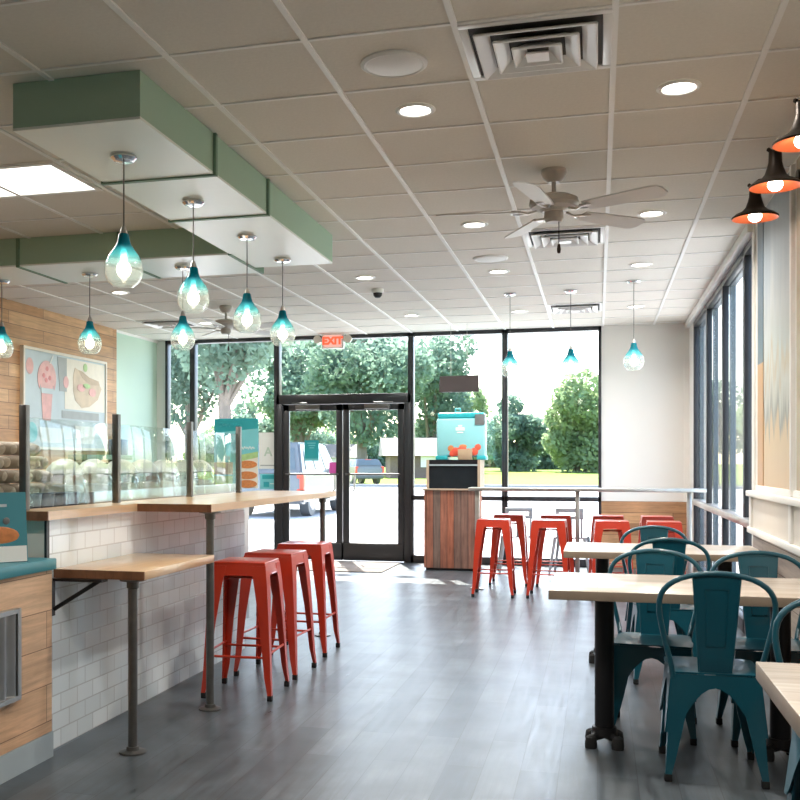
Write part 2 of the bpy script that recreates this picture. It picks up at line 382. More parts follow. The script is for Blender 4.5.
# ------------------------------------------------------------------ room shell
CEIL = 3.048; XL = -6.04; XR = 1.09; YB = 13.34; YN = -3.0
struct('floor', MB().box(XL-.1, XR+.1, YN-.1, YB+.1, -.12, 0), 'floor')
ceiling = struct('ceiling', MB().box(XL-.1, XR+.1, YN-.1, YB+.1, CEIL, CEIL+.15), 'tile')
g = MB()
x = -1.155-.61*8
while x < XR:
    if x > XL: g.box(x-.013, x+.013, YN, YB-.06, CEIL-.008, CEIL+.002)
    x += .61
y = 3.989-.61*11
while y < YB-.1:
    g.box(XL, XR, y-.009, y+.009, CEIL-.006, CEIL+.002); y += .61
g.box(XL, XL+.02, YN, YB, CEIL-.03, CEIL+.002)
g.build('ceiling_bars', 'tbar', ceiling)
wl = struct('wall_left', MB().box(XL-.12, XL, YN, YB, 0, CEIL), 'mint_wall')
MB().box(XL, XL+.03, YN, 12.0, 0, CEIL-.001).build('wood_cladding', 'pine', wl)
struct('wall_front', MB().box(XL-.1, XR+.1, YN-.12, YN, 0, CEIL), 'beige_wall')
# back wall: solid piece right of the windows
wb = struct('wall_back', MB().box(.045, XR, YB-.03, YB+.12, 0, CEIL).box(XL, -5.9, YB-.03, YB+.12, 0, CEIL), 'white_wall')
MB().box(.045, XR-.03, YB-.055, YB-.03, 0, .84).build('wood_wainscot', 'pine_back', wb)
MB().box(.50, .512, YB-.036, YB-.03, .84, CEIL).box(XR-.06, XR, YB-.07, YB-.03, .84, CEIL).build('corner_trim', 'white_wall', wb)
# right wall: glazed from YB to 7.9, solid nearer
wr = struct('wall_right', MB().box(XR, XR+.15, YN, 7.86, 0, CEIL).box(XR-.015, XR+.15, 7.8, 7.9, 0, CEIL), 'white_wall')
MB().box(XR-.05, XR+.03, 7.86, YB-.03, 2.98, CEIL).box(XR, XR+.15, 12.72, YB, 0, CEIL).build('head_trim', 'white_wall', wr)
# panelled ledge and wainscot under the murals
led = MB()
led.box(XR-.07, XR, 2.0, 7.8, 1.085, 1.125, .006)
led.build('wall_ledge', 'white_wall', wr)
pl = MB().box(XR-.035, XR, 2.0, 7.8, .86, 1.085)
pl.build('wainscot_panel', 'beige_wall', wr)
pf = MB()
for yy in (7.74, 6.2, 4.6, 3.0): pf.box(XR-.05, XR-.03, yy-.04, yy+.04, .86, 1.085)
pf.box(XR-.06, XR, 2.0, 7.82, .825, .865, .005)
pf.build('wainscot_rails', 'white_wall', wr)
MB().box(XR-.02, XR, 2.0, 7.8, 0, .83).build('lower_boards', 'grey_wood', wr)

def bay_back(name, x0, x1, z0, z1, rails=(.86,), wl_=.0375, wr_=.0375, bot=.10, top=.05):
    o = MB()
    y0, y1 = YB-.06, YB+.06
    o.box(x0, x0+wl_, y0, y1, z0, z1, .003).box(x1-wr_, x1, y0, y1, z0, z1, .003)
    o.box(x0, x1, y0, y1, z1-top, z1, .003).box(x0, x1, y0, y1, z0, z0+bot, .003)
    for r in rails: o.box(x0, x1, y0, y1, r-.03, r+.03, .003)
    w = struct(name, o, 'alu_dark')
    MB().box(x0+wl_-.006, x1-wr_+.006, YB-.004, YB+.004, z0+bot-.006, z1-top+.006).build('pane', 'glass', w)
    return w
bay_back('window_1', -5.9, -5.49, 0, CEIL)
bay_back('window_2', -5.49, -4.25, 0, CEIL)
bay_back('window_3', -4.25, -2.39, 2.12, CEIL, (), .0375, .0375, .13)
bay_back('window_4', -2.39, -1.16, 0, CEIL)
bay_back('window_5', -1.16, .045, 0, CEIL)
def bay_right(name, y0, y1):
    o = MB(); x0, x1 = XR, XR+.055
    o.box(x0, x1, y0, y0+.04, 0, 2.98, .003).box(x0, x1, y1-.04, y1, 0, 2.98, .003)
    o.box(x0, x1, y0, y1, 2.92, 2.98, .003).box(x0, x1, y0, y1, 0, .1, .003)
    w = struct(name, o, 'alu_dark')
    MB().box(x1+.012, x1+.06, y0, y0+.04, 0, 2.98).box(x1+.012, x1+.06, y1-.04, y1, 0, 2.98).box(x1+.012, x1+.06, y0, y1, 2.92, 2.98).box(x1+.012, x1+.06, y0, y1, 0, .1).build('outer_frame', 'alu_sky_lit', w)
    MB().box(x0-.03, x1, y0, y1, .84, .90, .004).build('sill_rail', 'rail_steel', w)
    MB().box(XR+.056, XR+.064, y0+.03, y1-.03, .09, 2.93).build('pane', 'glass', w)
for i, (a, b) in enumerate(((11.25, 12.72), (9.86, 11.25), (8.45, 9.86), (7.88, 8.45))): bay_right('window_%d' % (6+i), a, b)

# double door
def door(name, x0, x1, hinge):
    y0, y1 = YB-.045, YB+.005
    s0 = .085; o = MB()
    o.box(x0, x0+s0, y0, y1, .01, 2.115, .004).box(x1-s0, x1, y0, y1, .01, 2.115, .004)
    o.box(x0, x1, y0, y1, 2.03, 2.115, .004).box(x0, x1, y0, y1, .01, .25, .004)
    d = struct(name, o, 'alu_dark')
    MB().box(x0+s0-.006, x1-s0+.006, YB-.024, YB-.016, .24, 2.04).build('pane', 'glass', d)
    MB().cyl((x0+.05, y0-.06, 1.17), (x1-.05, y0-.06, 1.17), .013).cyl((x0+.06, y0-.06, 1.17), (x0+.06, y0, 1.17), .01).cyl((x1-.06, y0-.06, 1.17), (x1-.06, y0, 1.17), .01).build('push_bar', 'pipe', d)
    hx = x1-.13 if hinge == 'l' else x0+.13
    MB().tube([(hx, y1+.002, .95), (hx, y1+.07, .95), (hx, y1+.07, 1.17), (hx, y1+.002, 1.17)], .013).build('pull_handle', 'steel', d)
    cx = x0+.36 if hinge == 'l' else x1-.36
    sg = -1 if hinge == 'l' else 1
    MB().box(cx-.17, cx+.17, y0-.06, y0, 2.045, 2.105, .008).tube([(cx, y0-.03, 2.11), (cx-sg*.02, y0-.15, 2.125), (cx+sg*.22, y0-.045, 2.13)], .009).build('door_closer', 'pipe', d)
    MB().box(x0+.002 if hinge == 'l' else x0+.01, x1-.01, y0-.012, y0, .02, .24, .002).build('kick_plate', 'alu_dark', d)
    return d
jam = MB().box(-4.25, -4.165, YB-.06, YB+.06, 0, 2.13, .003).box(-2.475, -2.39, YB-.06, YB+.06, 0, 2.13, .003)
struct('trim_1', jam, 'alu_dark')
door('door_1', -4.16, -3.325, 'l'); door('door_2', -3.315, -2.48, 'r')
tag(MB().box(-4.15, -2.5, 11.95, 13.2, .001, .012, .004).build('door_mat', P('door_mat_fibre', (.15, .13, .115, 1), .95, var=.3, scale=60)), 'flat grey-brown entrance mat in front of the double doors', 'door mat')

# ------------------------------------------------------------------ ceiling fittings
DL = [(-.86, 4.91, 'recessed round downlight between the round speaker and the green soffit, near the camera'),
      (.36, 4.93, 'recessed round downlight to the right of the near square air vent'),
      (-.86, 7.38, 'lit downlight just left of the near ceiling fan blades'),
      (.36, 7.37, 'lit downlight just right of the near ceiling fan blades'),
      (.36, 9.24, 'lit downlight in front of the pendant over the white wall corner'),
      (-.86, 9.24, 'lit downlight just past the far round speaker'),
      (-2.09, 9.22, 'lit downlight beside the black dome camera, beyond the green soffit'),
      (-2.1, 11.72, 'lit downlight near the window head above the double doors'),
      (-4.66, 9.38, 'lit downlight behind the first teal pendant, by the wood-clad wall'),
      (-.86, 11.73, 'lit downlight near the window head beside the far left rail pendant'),
      (.4, 11.7, 'lit downlight near the window head in the right corner'),
      (-4.66, 11.7, 'small lit downlight near the mint wall and left windows')]
def downlight():
    t = thing('recessed_downlight', DL[0][2], 'ceiling light', (DL[0][0], DL[0][1], CEIL), 0, 'recessed downlights')
    MB().lathe([(.097, -.001), (.10, -.006), (.09, -.013), (.077, -.012), (.07, -.002)], n=28).build('trim_ring', 'white_plastic', t)
    MB().lathe([(0, -.006), (.05, -.006), (.072, -.003), (.072, -.001)], n=28).build('lens', 'lens', t)
    return t
d0 = downlight()
for x, y, lb in DL[1:]: dup(d0, (x, y, CEIL), 0, lb)
def lamp(name, kind, loc, power, col=(1, .95, .88), size=.13, rot=(0, 0, 0), sy=None):
    l = bpy.data.lights.new(name, kind); l.energy = power; l.color = col
    if kind == 'AREA':
        if sy: l.shape = 'RECTANGLE'; l.size = size; l.size_y = sy
        else: l.shape = 'DISK'; l.size = size
        l.spread = math.radians(150)
    o = bpy.data.objects.new(name, l); COL.objects.link(o); o.location = loc; o.rotation_euler = rot
    return o
PDL = 14
for x, y, lb in DL: lamp('downlight_lamp', 'AREA', (x, y, CEIL-.02), PDL)
for x, y in ((-.86, 2.46), (.36, 2.46), (-4.66, 4.9), (-4.66, 7.2), (-4.66, 2.4)): lamp('downlight_lamp', 'AREA', (x, y, CEIL-.02), PDL)

def speaker(loc, lb):
    t = thing('ceiling_speaker', lb, 'speaker', (loc[0], loc[1], CEIL), 0, 'round ceiling speakers')
    MB().lathe([(.145, 0), (.145, -.008), (.13, -.016), (.122, -.014)], n=32).build('rim', 'white_plastic', t)
    MB().lathe([(.124, -.012), (.08, -.02), (0, -.023)], n=32).build('grille', 'white_plastic', t)
    return t
speaker((-.85, 4.32), 'round white ceiling speaker nearest the camera, left of the air vent')
speaker((-.87, 8.64), 'round white ceiling speaker beyond the fan, left of its far vent')

def vent(xc, yc, lb, rz=0):
    t = thing('air_vent', lb, 'air vent', (xc, yc, CEIL), rz, 'square ceiling diffusers')
    o = MB(); w = .295
    for a, b in ((w, w-.035),):
        o.box(-a, a, -a, -b, -.012, 0, .003).box(-a, a, b, a, -.012, 0, .003).box(-a, -b, -b, b, -.012, 0, .003).box(b, a, -b, b, -.012, 0, .003)
    o.build('frame', 'vent', t)
    MB().box(-.26, .26, -.26, .26, -.004, -.001).build('duct', 'vent_dark', t)
    for k, r in enumerate((.235, .165, .095)):
        o = MB(); h = .05; inn = r-.05
        A = [(-r, -r, -.03-.006*k), (r, -r, -.03-.006*k), (r, r, -.03-.006*k), (-r, r, -.03-.006*k)]
        B = [(-inn, -inn, -.005), (inn, -inn, -.005), (inn, inn, -.005), (-inn, inn, -.005)]
        A2 = [(p[0]*.985, p[1]*.985, p[2]-.004) for p in A]; B2 = [(p[0]*.97, p[1]*.97, p[2]-.004) for p in B]
        for i in range(4):
            j = (i+1) % 4
            o.hexa([A[i], A[j], B[j], B[i]], [A2[i], A2[j], B2[j], B2[i]])
        # rolled lower lip
        for i in range(4): o.cyl(A[i], A[(i+1) % 4], .006, n=6)
        o.build('cone', 'vent', t)
    MB().box(-.045, .045, -.045, .045, -.05, -.044).build('centre_plate', 'vent', t)
    return t
v0 = vent(-.24, 4.294, 'square white four-way ceiling air vent nearest the camera')
dup(v0, (-.24, 7.954, CEIL), 0, 'square ceiling air vent just behind the near fan')
dup(v0, (-.24, 11.614, CEIL), 0, 'square ceiling air vent near the window head, above the rail')
dup(v0, (-5.12, 11.614, CEIL), 0, 'square ceiling air vent above the mint wall, left of the far fan')

# dome camera
t = thing('security_camera', 'small black dome security camera on the ceiling past the soffit', 'security camera', (-2.11, 9.89, CEIL))
MB().lathe([(0, 0), (.06, 0), (.06, -.03), (.05, -.04), (.0, -.04)]).build('base', 'white_plastic', t)
MB().lathe([(.046, -.04), (.042, -.065), (.025, -.085), (0, -.09)]).build('dome', 'black', t)

# fluorescent panel
t = thing('ceiling_light_panel', 'bright rectangular light panel in the ceiling left of the green soffit', 'ceiling light', (-3.62, 5.52, CEIL))
MB().box(-.61, .61, -.31, -.275, -.012, 0).box(-.61, .61, .275, .31, -.012, 0).box(-.61, -.575, -.275, .275, -.012, 0).box(.575, .61, -.275, .275, -.012, 0).build('frame', 'white_plastic', t)
MB().box(-.576, .576, -.276, .276, -.006, -.001).build('diffuser', 'panel', t)
lamp('panel_lamp', 'AREA', (-3.62, 5.52, CEIL-.02), 35, (1, .97, .92), 1.1, sy=.5)

# ceiling fans
def fan(loc, label, a0):
    t = thing('ceiling_fan', label, 'ceiling fan', (loc[0], loc[1], CEIL), 0)
    MB().lathe([(0, 0), (.072, 0), (.075, -.02), (.06, -.055), (.035, -.075), (0, -.075)]).build('canopy', 'fan_white', t)
    MB().cyl((0, 0, -.06), (0, 0, -.165), .013).build('downrod', 'fan_white', t)
    MB().lathe([(0, -.145), (.03, -.15), (.10, -.155), (.14, -.175), (.145, -.205), (.13, -.225), (.085, -.235), (.07, -.25), (.0, -.25)], n=32).build('motor_housing', 'fan_white', t)
    MB().lathe([(.055, -.25), (.058, -.29), (.045, -.31), (0, -.315)], n=24).build('switch_housing', 'fan_white', t)
    MB().tube([(.03, -.02, -.30), (.03, -.02, -.44)], .0025, 6).lathe([(0, -.44), (.008, -.445), (.012, -.475), (.009, -.495), (0, -.5)], (.03, -.02, 0), n=10).build('pull_chain', 'bronze', t)
    for k in range(5):
        a = math.radians(a0+72*k); R = Matrix.Rotation(a, 4, 'Z')
        pitch = Matrix.Rotation(math.radians(-12), 4, 'X')
        o = MB()
        o.tube([(.10, 0, -.24), (.15, 0, -.255), (.20, -.03, -.25), (.235, -.035, -.247)], .007, 6).tube([(.10, 0, -.24), (.15, 0, -.255), (.20, .03, -.25), (.235, .035, -.247)], .007, 6)
        o.box(.19, .25, -.045, .045, -.25, -.244, .002)
        o.bm.transform(R)
        ir = o.build('blade_arm', 'steel', t)
        b = MB()
        outl = [(.21, -.052), (.30, -.06), (.63, -.072), (.67, -.062), (.69, -.03), (.69, .03), (.67, .062), (.63, .072), (.30, .06), (.21, .052)]
        b.prism(outl, 'z', -.004, .004)
        b.bm.transform(R @ Matrix.Translation((0, 0, -.245)) @ pitch)
        b.build('blade', 'fan_blade', t)
    return t
f0 = fan((-.25, 6.14), 'near taupe ceiling fan with pale blades, below the second air vent', -29)
dup(f0, (-3.95, 10.52, CEIL), 15*PI/180, 'far ceiling fan seen between the pendants near the exit sign')

# green soffit: long run over the bar and the cross run to the left
ZB = 2.83
t = thing('green_soffit', 'dropped green soffit with white underside above the tiled bar', 'soffit', (0, 0, 0))
for (a, b) in ((4.1, 4.98), (5.0, 5.87), (5.89, 6.9), (6.9, 7.45)):
    MB().box(-2.57, -1.94, a, b, ZB+.012, CEIL-.002).build('side_panel', 'green', t)
for (a, b) in ((4.1, 4.985), (4.995, 5.87), (5.885, 7.45)):
    MB().box(-2.57, -1.94, a, b, ZB, ZB+.013).build('underside', 'soffit_white', t)
for yy in (4.99, 5.877): MB().box(-2.585, -1.925, yy-.014, yy+.014, ZB-.008, CEIL-.004).build('band', 'green_dark', t)
MB().box(-5.6, -2.57, 6.93, 7.66, ZB+.012, CEIL-.002).build('cross_side_panel', 'green', t)
MB().box(-5.6, -2.57, 6.93, 7.66, ZB, ZB+.013).build('cross_underside', 'soffit_white', t)
for xx in (-2.57, -3.45, -4.3, -5.15): MB().box(xx-.013, xx+.013, 6.918, 7.665, ZB-.008, CEIL-.004).build('band', 'green_dark', t)

# pendants
def pendant(loc, drop, label, group):
    """origin at the middle of the glass"""
    t = thing('pendant_lamp', label, 'pendant lamp', loc, 0, group)
    MB().lathe([(0, drop), (.062, drop), (.064, drop-.012), (.05, drop-.026), (.012, drop-.03), (0, drop-.03)], n=24).build('canopy', 'chrome', t)
    MB().cyl((0, 0, drop-.02), (0, 0, .16), .0035, n=6).build('cord', 'pipe', t)
    MB().lathe([(0, .185), (.01, .183), (.014, .17), (.02, .15), (.022, .12), (.02, .075), (.0, .07)], n=16).build('socket', 'steel', t)
    prof = [(.019, .148), (.026, .142), (.030, .115), (.037, .092), (.054, .066), (.076, .036), (.090, .002), (.0945, -.03), (.090, -.064), (.076, -.093), (.052, -.112)]
    outer = prof; inner = [(max(.004, r-.003), z-.0005) for r, z in prof]
    MB().lathe(outer+inner[::-1]+[outer[0]], n=32).build('glass_shade', 'pendant', t, smooth=60)
    MB().ball((0, 0, -.03), .035, sz=1.1, sub=3).cyl((0, 0, .0), (0, 0, .075), .016, .014, 12).build('bulb', 'bulb', t)
    return t
PZ = 2.30
pp = [(-2.25, 4.57, 'teal glass pendant at the near end of the green soffit'),
      (-2.25, 5.46, 'teal glass pendant second along the green soffit over the bar'),
      (-2.25, 6.39, 'teal glass pendant third along the green soffit over the bar'),
      (-2.25, 7.18, 'teal glass pendant at the far end of the green soffit, by the door transom'),
      (-3.07, 7.24, 'teal glass pendant on the cross soffit in front of the left window'),
      (-3.9, 7.32, 'teal glass pendant on the cross soffit in front of the wood-clad wall edge'),
      (-4.75, 7.41, 'teal glass pendant on the cross soffit above the menu board corner')]
p0 = pendant((pp[0][0], pp[0][1], PZ), ZB-PZ-.0005, pp[0][2], 'pendants on the green soffit')
for x, y, lb in pp[1:]: dup(p0, (x, y, PZ), 0, lb)
q = [(-.86, 10.47, 'teal glass pendant left over the back rail, before the window mullion'), (-.26, 10.45, 'teal glass pendant second over the back rail, before the bright window'), (.33, 10.05, 'teal glass pendant over the back rail in front of the white wall')]
q0 = pendant((q[0][0], q[0][1], 2.31), CEIL-2.31, q[0][2], 'pendants over the back rail')
for x, y, lb in q[1:]: dup(q0, (x, y, 2.31), 0, lb)

# wall lamps over the mural
def wall_lamp(y, lb):
    x = .85; z = 2.70
    t = thing('wall_lamp', lb, 'wall lamp', (x, y, z), 0, 'bronze lamps over the mural')
    prof = [(.122, -.012), (.124, -.004), (.105, .012), (.07, .028), (.05, .05), (.038, .085), (.032, .11), (.03, .165), (.012, .172), (0, .172)]
    MB().lathe(prof, n=32).build('shade', 'bronze', t)
    MB().lathe([(.121, -.013), (.10, .006), (.066, .022), (.044, .045), (.0, .05)], n=32).build('shade_lining', 'copper_in', t)
    MB().ball((0, 0, .0), .036, sub=3, sz=.9).build('bulb', 'bulb2', t)
    MB().tube([(0, 0, .165), (0, 0, .185), (.02, 0, .20), (.06, 0, .205), (.225, 0, .195)], .008).cyl((.215, 0, .195), (.238, 0, .195), .05, n=20).build('arm', 'bronze', t)
    MB().ball((-.03, 0, .175), .012, sub=1).cyl((-.03, 0, .175), (0, 0, .168), .005, n=6).build('thumb_screw', 'bronze', t)
    return t
w0 = wall_lamp(6.12, 'bronze lamp with orange lining, farthest of those over the mural')
dup(w0, (.85, 5.45, 2.70), 0, 'bronze lamp with orange lining, middle one over the mural')
dup(w0, (.85, 4.74, 2.70), 0, 'bronze lamp with orange lining, cut by the frame edge, nearest the camera')

# exit sign with emergency heads
t = thing('exit_sign', 'illuminated red exit sign with twin emergency lamps above the doors', 'exit sign', (-3.42, 13.17, 2.955))
MB().box(-.15, .15, -.03, .03, -.105, .09, .008).box(-.05, .05, -.02, .02, .085, .093).build('housing', 'white_plastic', t)
MB().box(-.125, .125, -.033, -.03, -.09, .078).build('face', 'exit_face', t)
text('lettering', 'EXIT', .135, 'exit_red', t, (0, -.036, -.006), (PI/2, 0, 0), .002, .008)
for sx in (-1, 1):
    MB().cyl((sx*.21, -.04, .02), (sx*.21, .035, .02), .055, .045, 16).cyl((sx*.14, 0, .0), (sx*.20, 0, .01), .02, n=10).build('emergency_lamp', 'beige_wall', t)

# ------------------------------------------------------------------ left side: order counter, tiled bar, guard
t = thing('order_counter', 'pine-clad order counter with teal top and corrugated metal inset', 'counter', (0, 0, 0))
CXF = -2.37
MB().box(-3.1, CXF, 1.6, 4.095, .115, .84).build('body', 'pine_front', t)
MB().box(-3.1, CXF+.005, 1.6, 4.10, 0, .113).build('kickboard', 'kick', t)
MB().box(-3.12, CXF+.02, 1.6, 4.105, .842, .892, .006).build('countertop', 'teal_counter', t)
cp = MB(); n = 40
pts = []
for i in range(n*6+1):
    yy = 2.7+i*(3.77-2.7)/(n*6); pts.append((CXF+.012+.010*math.sin(2*PI*(yy)/.078), yy))
outl = [(px_, yy) for px_, yy in pts]+[(CXF+.0005, 3.77), (CXF+.0005, 2.7)]
cp.prism(outl, 'z', .345, .69)
cp.build('corrugated_inset', 'corrugated', t)
MB().box(CXF, CXF+.028, 2.66, 3.80, .69, .71).box(CXF, CXF+.028, 2.66, 3.80, .325, .345).box(CXF, CXF+.028, 3.775, 3.80, .345, .69).box(CXF, CXF+.028, 2.66, 2.70, .345, .69).build('inset_frame', 'steel', t)

# tiled half wall
kw = struct('wall_bar', MB().box(-2.56, -2.42, 4.14, 6.82, 0, 1.058), 'subway')
MB().box(-2.565, -2.415, 4.125, 4.142, 0, 1.058).build('end_panel', 'beige_wall', kw)
MB().box(-2.424, -2.412, 4.122, 4.146, 0, 1.058).build('corner_strip', 'alu_dark', kw)
# bar top
t = thing('bar_counter', 'long wooden bar top on the tiled half wall with pipe legs', 'bar counter', (0, 0, 0))
MB().prism([(-2.60, 4.08), (-2.38, 4.08), (-2.38, 5.0), (-1.96, 5.0), (-1.96, 7.64), (-2.60, 7.64)], 'z', 1.062, 1.102).build('bar_top', 'butcher', t)
MB().box(-2.602, -2.378, 4.074, 4.081, 1.06, 1.101).build('end_grain', 'butcher_edge', t)
MB().box(-2.38, -1.958, 4.994, 5.001, 1.06, 1.101).build('end_grain', 'butcher_edge', t)
def pipe_leg(x, y, ztop, parent, nm='pipe_leg'):
    o = MB().lathe([(0, 0), (.062, 0), (.062, .008), (.03, .014), (.028, .03), (.0, .03)], (x, y, 0), 20).cyl((x, y, .02), (x, y, ztop-.01), .0215, n=16)
    o.lathe([(.021, ztop-.045), (.028, ztop-.04), (.028, ztop-.014), (.06, ztop-.008), (.06, ztop-.001), (0, ztop-.001)], (x, y, 0), 20)
    return o.build(nm, 'pipe', parent)
pipe_leg(-2.005, 5.10, 1.062, t); pipe_leg(-2.03, 7.5, 1.062, t)
# lower drop table
t = thing('side_table', 'low wooden ledge table fixed to the tiled wall on one pipe leg', 'table', (0, 0, 0))
MB().box(-2.418, -1.965, 4.20, 5.06, .792, .832, .003).build('tabletop', 'butcher', t)
MB().box(-2.418, -1.965, 4.194, 4.201, .792, .831).build('end_grain', 'butcher_edge', t)
pipe_leg(-2.045, 4.245, .792, t)
MB().box(-2.418, -2.405, 4.155, 4.185, .62, .79).box(-2.41, -2.16, 4.165, 4.225, .779, .791).build('wall_bracket', 'black', t)
MB().tube([(-2.405, 4.175, .65), (-2.19, 4.20, .783)], .010, 8).build('brace', 'black', t)
# menu card on the order counter
t = thing('counter_sign', 'teal tabletop menu card with food picture on the teal counter', 'sign', (-2.49, 3.80, .8925), math.radians(52))
MB().hexa([(-.16, -.01, 0), (.16, -.01, 0), (.16, .03, 0), (-.16, .03, 0)], [(-.16, .022, .30), (.16, .022, .30), (.16, .032, .30), (-.16, .032, .30)]).build('card', 'teal_counter', t)
def card_y(z): return -.0115+.032*z/.30
o = MB().hexa([(-.155, card_y(.003), .003), (.155, card_y(.003), .003), (.155, card_y(.003)-.002, .003), (-.155, card_y(.003)-.002, .003)], [(-.155, card_y(.07), .07), (.155, card_y(.07), .07), (.155, card_y(.07)-.002, .07), (-.155, card_y(.07)-.002, .07)])
o.build('white_strip', 'paper', t)
MB().ball((.03, card_y(.115), .115), .05, sx=1.9, sy=.08, sz=.8, sub=3).ball((-.09, card_y(.12), .12), .04, sx=1.1, sy=.08, sz=.9, sub=3).build('food_picture', 'orange_food', t)
MB().ball((-.11, card_y(.115)-.003, .115), .022, sy=.2, sub=2).ball((-.13, card_y(.13)-.003, .135), .018, sy=.2, sub=2).build('berry_picture', 'berry', t)
lt = MB(); xx = -.12
for wdt in (.035, .05, .028, .045):
    lt.box(xx, xx+wdt, card_y(.245)-.0015, card_y(.245)+.001, .238, .250); xx += wdt+.012
lt.build('title_line', 'pale_blue', t)
MB().ball((.07, card_y(.175)-.001, .178), .016, sy=.15, sub=2).build('round_mark', 'mural_dark', t)

# sneeze guard
t = thing('sneeze_guard', 'clear glass sneeze guard on square steel posts along the bar', 'sneeze guard', (0, 0, 0))
PY = [4.13, 5.05, 6.08, 7.0]
for yy in PY: MB().box(-2.548, -2.512, yy-.018, yy+.018, 1.103, 1.585, .003).build('post', 'pipe', t)
for a, b in zip(PY, PY[1:]):
    MB().box(-2.533, -2.527, a+.02, b-.02, 1.115, 1.53, .001).build('glass_panel', 'guard', t)
# stainless prep counter behind the guard
t = thing('prep_counter', 'stainless steel prep counter behind the sneeze guard', 'counter', (0, 0, 0))
MB().box(-3.45, -2.66, 4.3, 7.6, .1, 1.02).build('cabinet', 'steel', t)
MB().box(-3.47, -2.64, 4.28, 7.62, 1.02, 1.06, .004).build('worktop', 'steel', t)
MB().box(-3.4, -2.7, 4.34, 7.56, .0, .1).build('plinth', 'black', t)
MB().box(-2.74, -2.70, 5.12, 7.5, 1.06, 1.16, .003).build('front_rail', 'steel', t)
# jars
jl = ['clear rounded jar second from the near end of the prep counter row', 'clear rounded jar at the near end of the row on the prep counter', 'clear rounded jar third along the row, by the second guard post', 'clear rounded jar fourth along the row behind the guard glass', 'clear rounded jar fifth along the row behind the guard glass', 'clear rounded jar next to last in the row, before the third post', 'clear rounded jar last in the row, by the far guard post']
def jar(loc, lb):
    t = thing('glass_jar', lb, 'jar', loc, 0, 'round jars on the prep counter')
    pr = [(0, .0), (.09, .0), (.118, .03), (.128, .09), (.122, .15), (.095, .195), (.075, .205)]
    MB().lathe(pr+[(r-.004 if r > .01 else 0, z+.003) for r, z in pr[::-1]], n=28).build('bowl', 'jar', t)
    MB().lathe([(0, .006), (.108, .03), (.118, .085), (.1, .125), (0, .135)], n=24).build('contents', 'cream', t)
    MB().lathe([(0, .285), (.03, .282), (.07, .262), (.10, .228), (.112, .195), (.108, .19), (0, .19)], n=24).build('lid', 'jar_lid', t)
    return t
j0 = jar((-3.02, 5.72, 1.061), jl[0])
for k, yy in enumerate((5.36, 6.08, 6.42, 6.76, 7.10, 7.44)): dup(j0, (-3.02, yy, 1.061), .3*k, jl[1+k])
# small steel tubs at the near end
tb = thing('steel_tub', 'small dark steel tub behind the first glass panel of the guard', 'tub', (-2.80, 4.50, 1.061), 0, 'steel tubs on the prep counter')
MB().lathe([(0, 0), (.045, 0), (.055, .095), (.06, .10), (.057, .10), (.05, .09), (.042, .01), (0, .01)], n=24).build('bowl', P('dark_steel', (.10, .12, .16, 1), .3, .8), tb)
MB().lathe([(.0, .07), (.048, .07)], n=24).lathe([(0, .071), (.02, .085), (.048, .0715)], n=16).build('contents', 'grey_print', tb)
for k, yy in enumerate((4.63, 4.76, 4.89, 5.02)): dup(tb, (-2.80, yy, 1.061), k*.5, None)
# wrapped rolls pile
rl = MB().tube([(-.095, 0, .03), (-.085, 0, .034), (-.06, 0, .036), (0, 0, .037), (.06, 0, .036), (.085, 0, .034), (.095, 0, .03)], [.012, .026, .033, .035, .033, .026, .012], 12)
r0 = rl.build('wrapped_roll', 'wrap'); r0.location = (-3.0, 4.4, 1.06)
tag(r0, 'brown paper-wrapped roll in the leaning pile left of the guard', 'wrapped food', 'wrapped rolls piled on the prep counter')
first = True
for lev, n in enumerate((7, 6, 6, 5, 4)):
    for row in range(2):
        for k in range(n):
            loc = (-3.2+row*.22+rng.uniform(-.012, .012), 4.36+lev*.04+k*.112+rng.uniform(-.008, .008), 1.062+.0745*lev)
            if first: o = r0; first = False
            else: o = r0.copy(); COL.objects.link(o)
            o.location = loc; o.rotation_euler = (0, math.radians(rng.uniform(-5, 5)), math.radians(rng.uniform(-11, 11)))

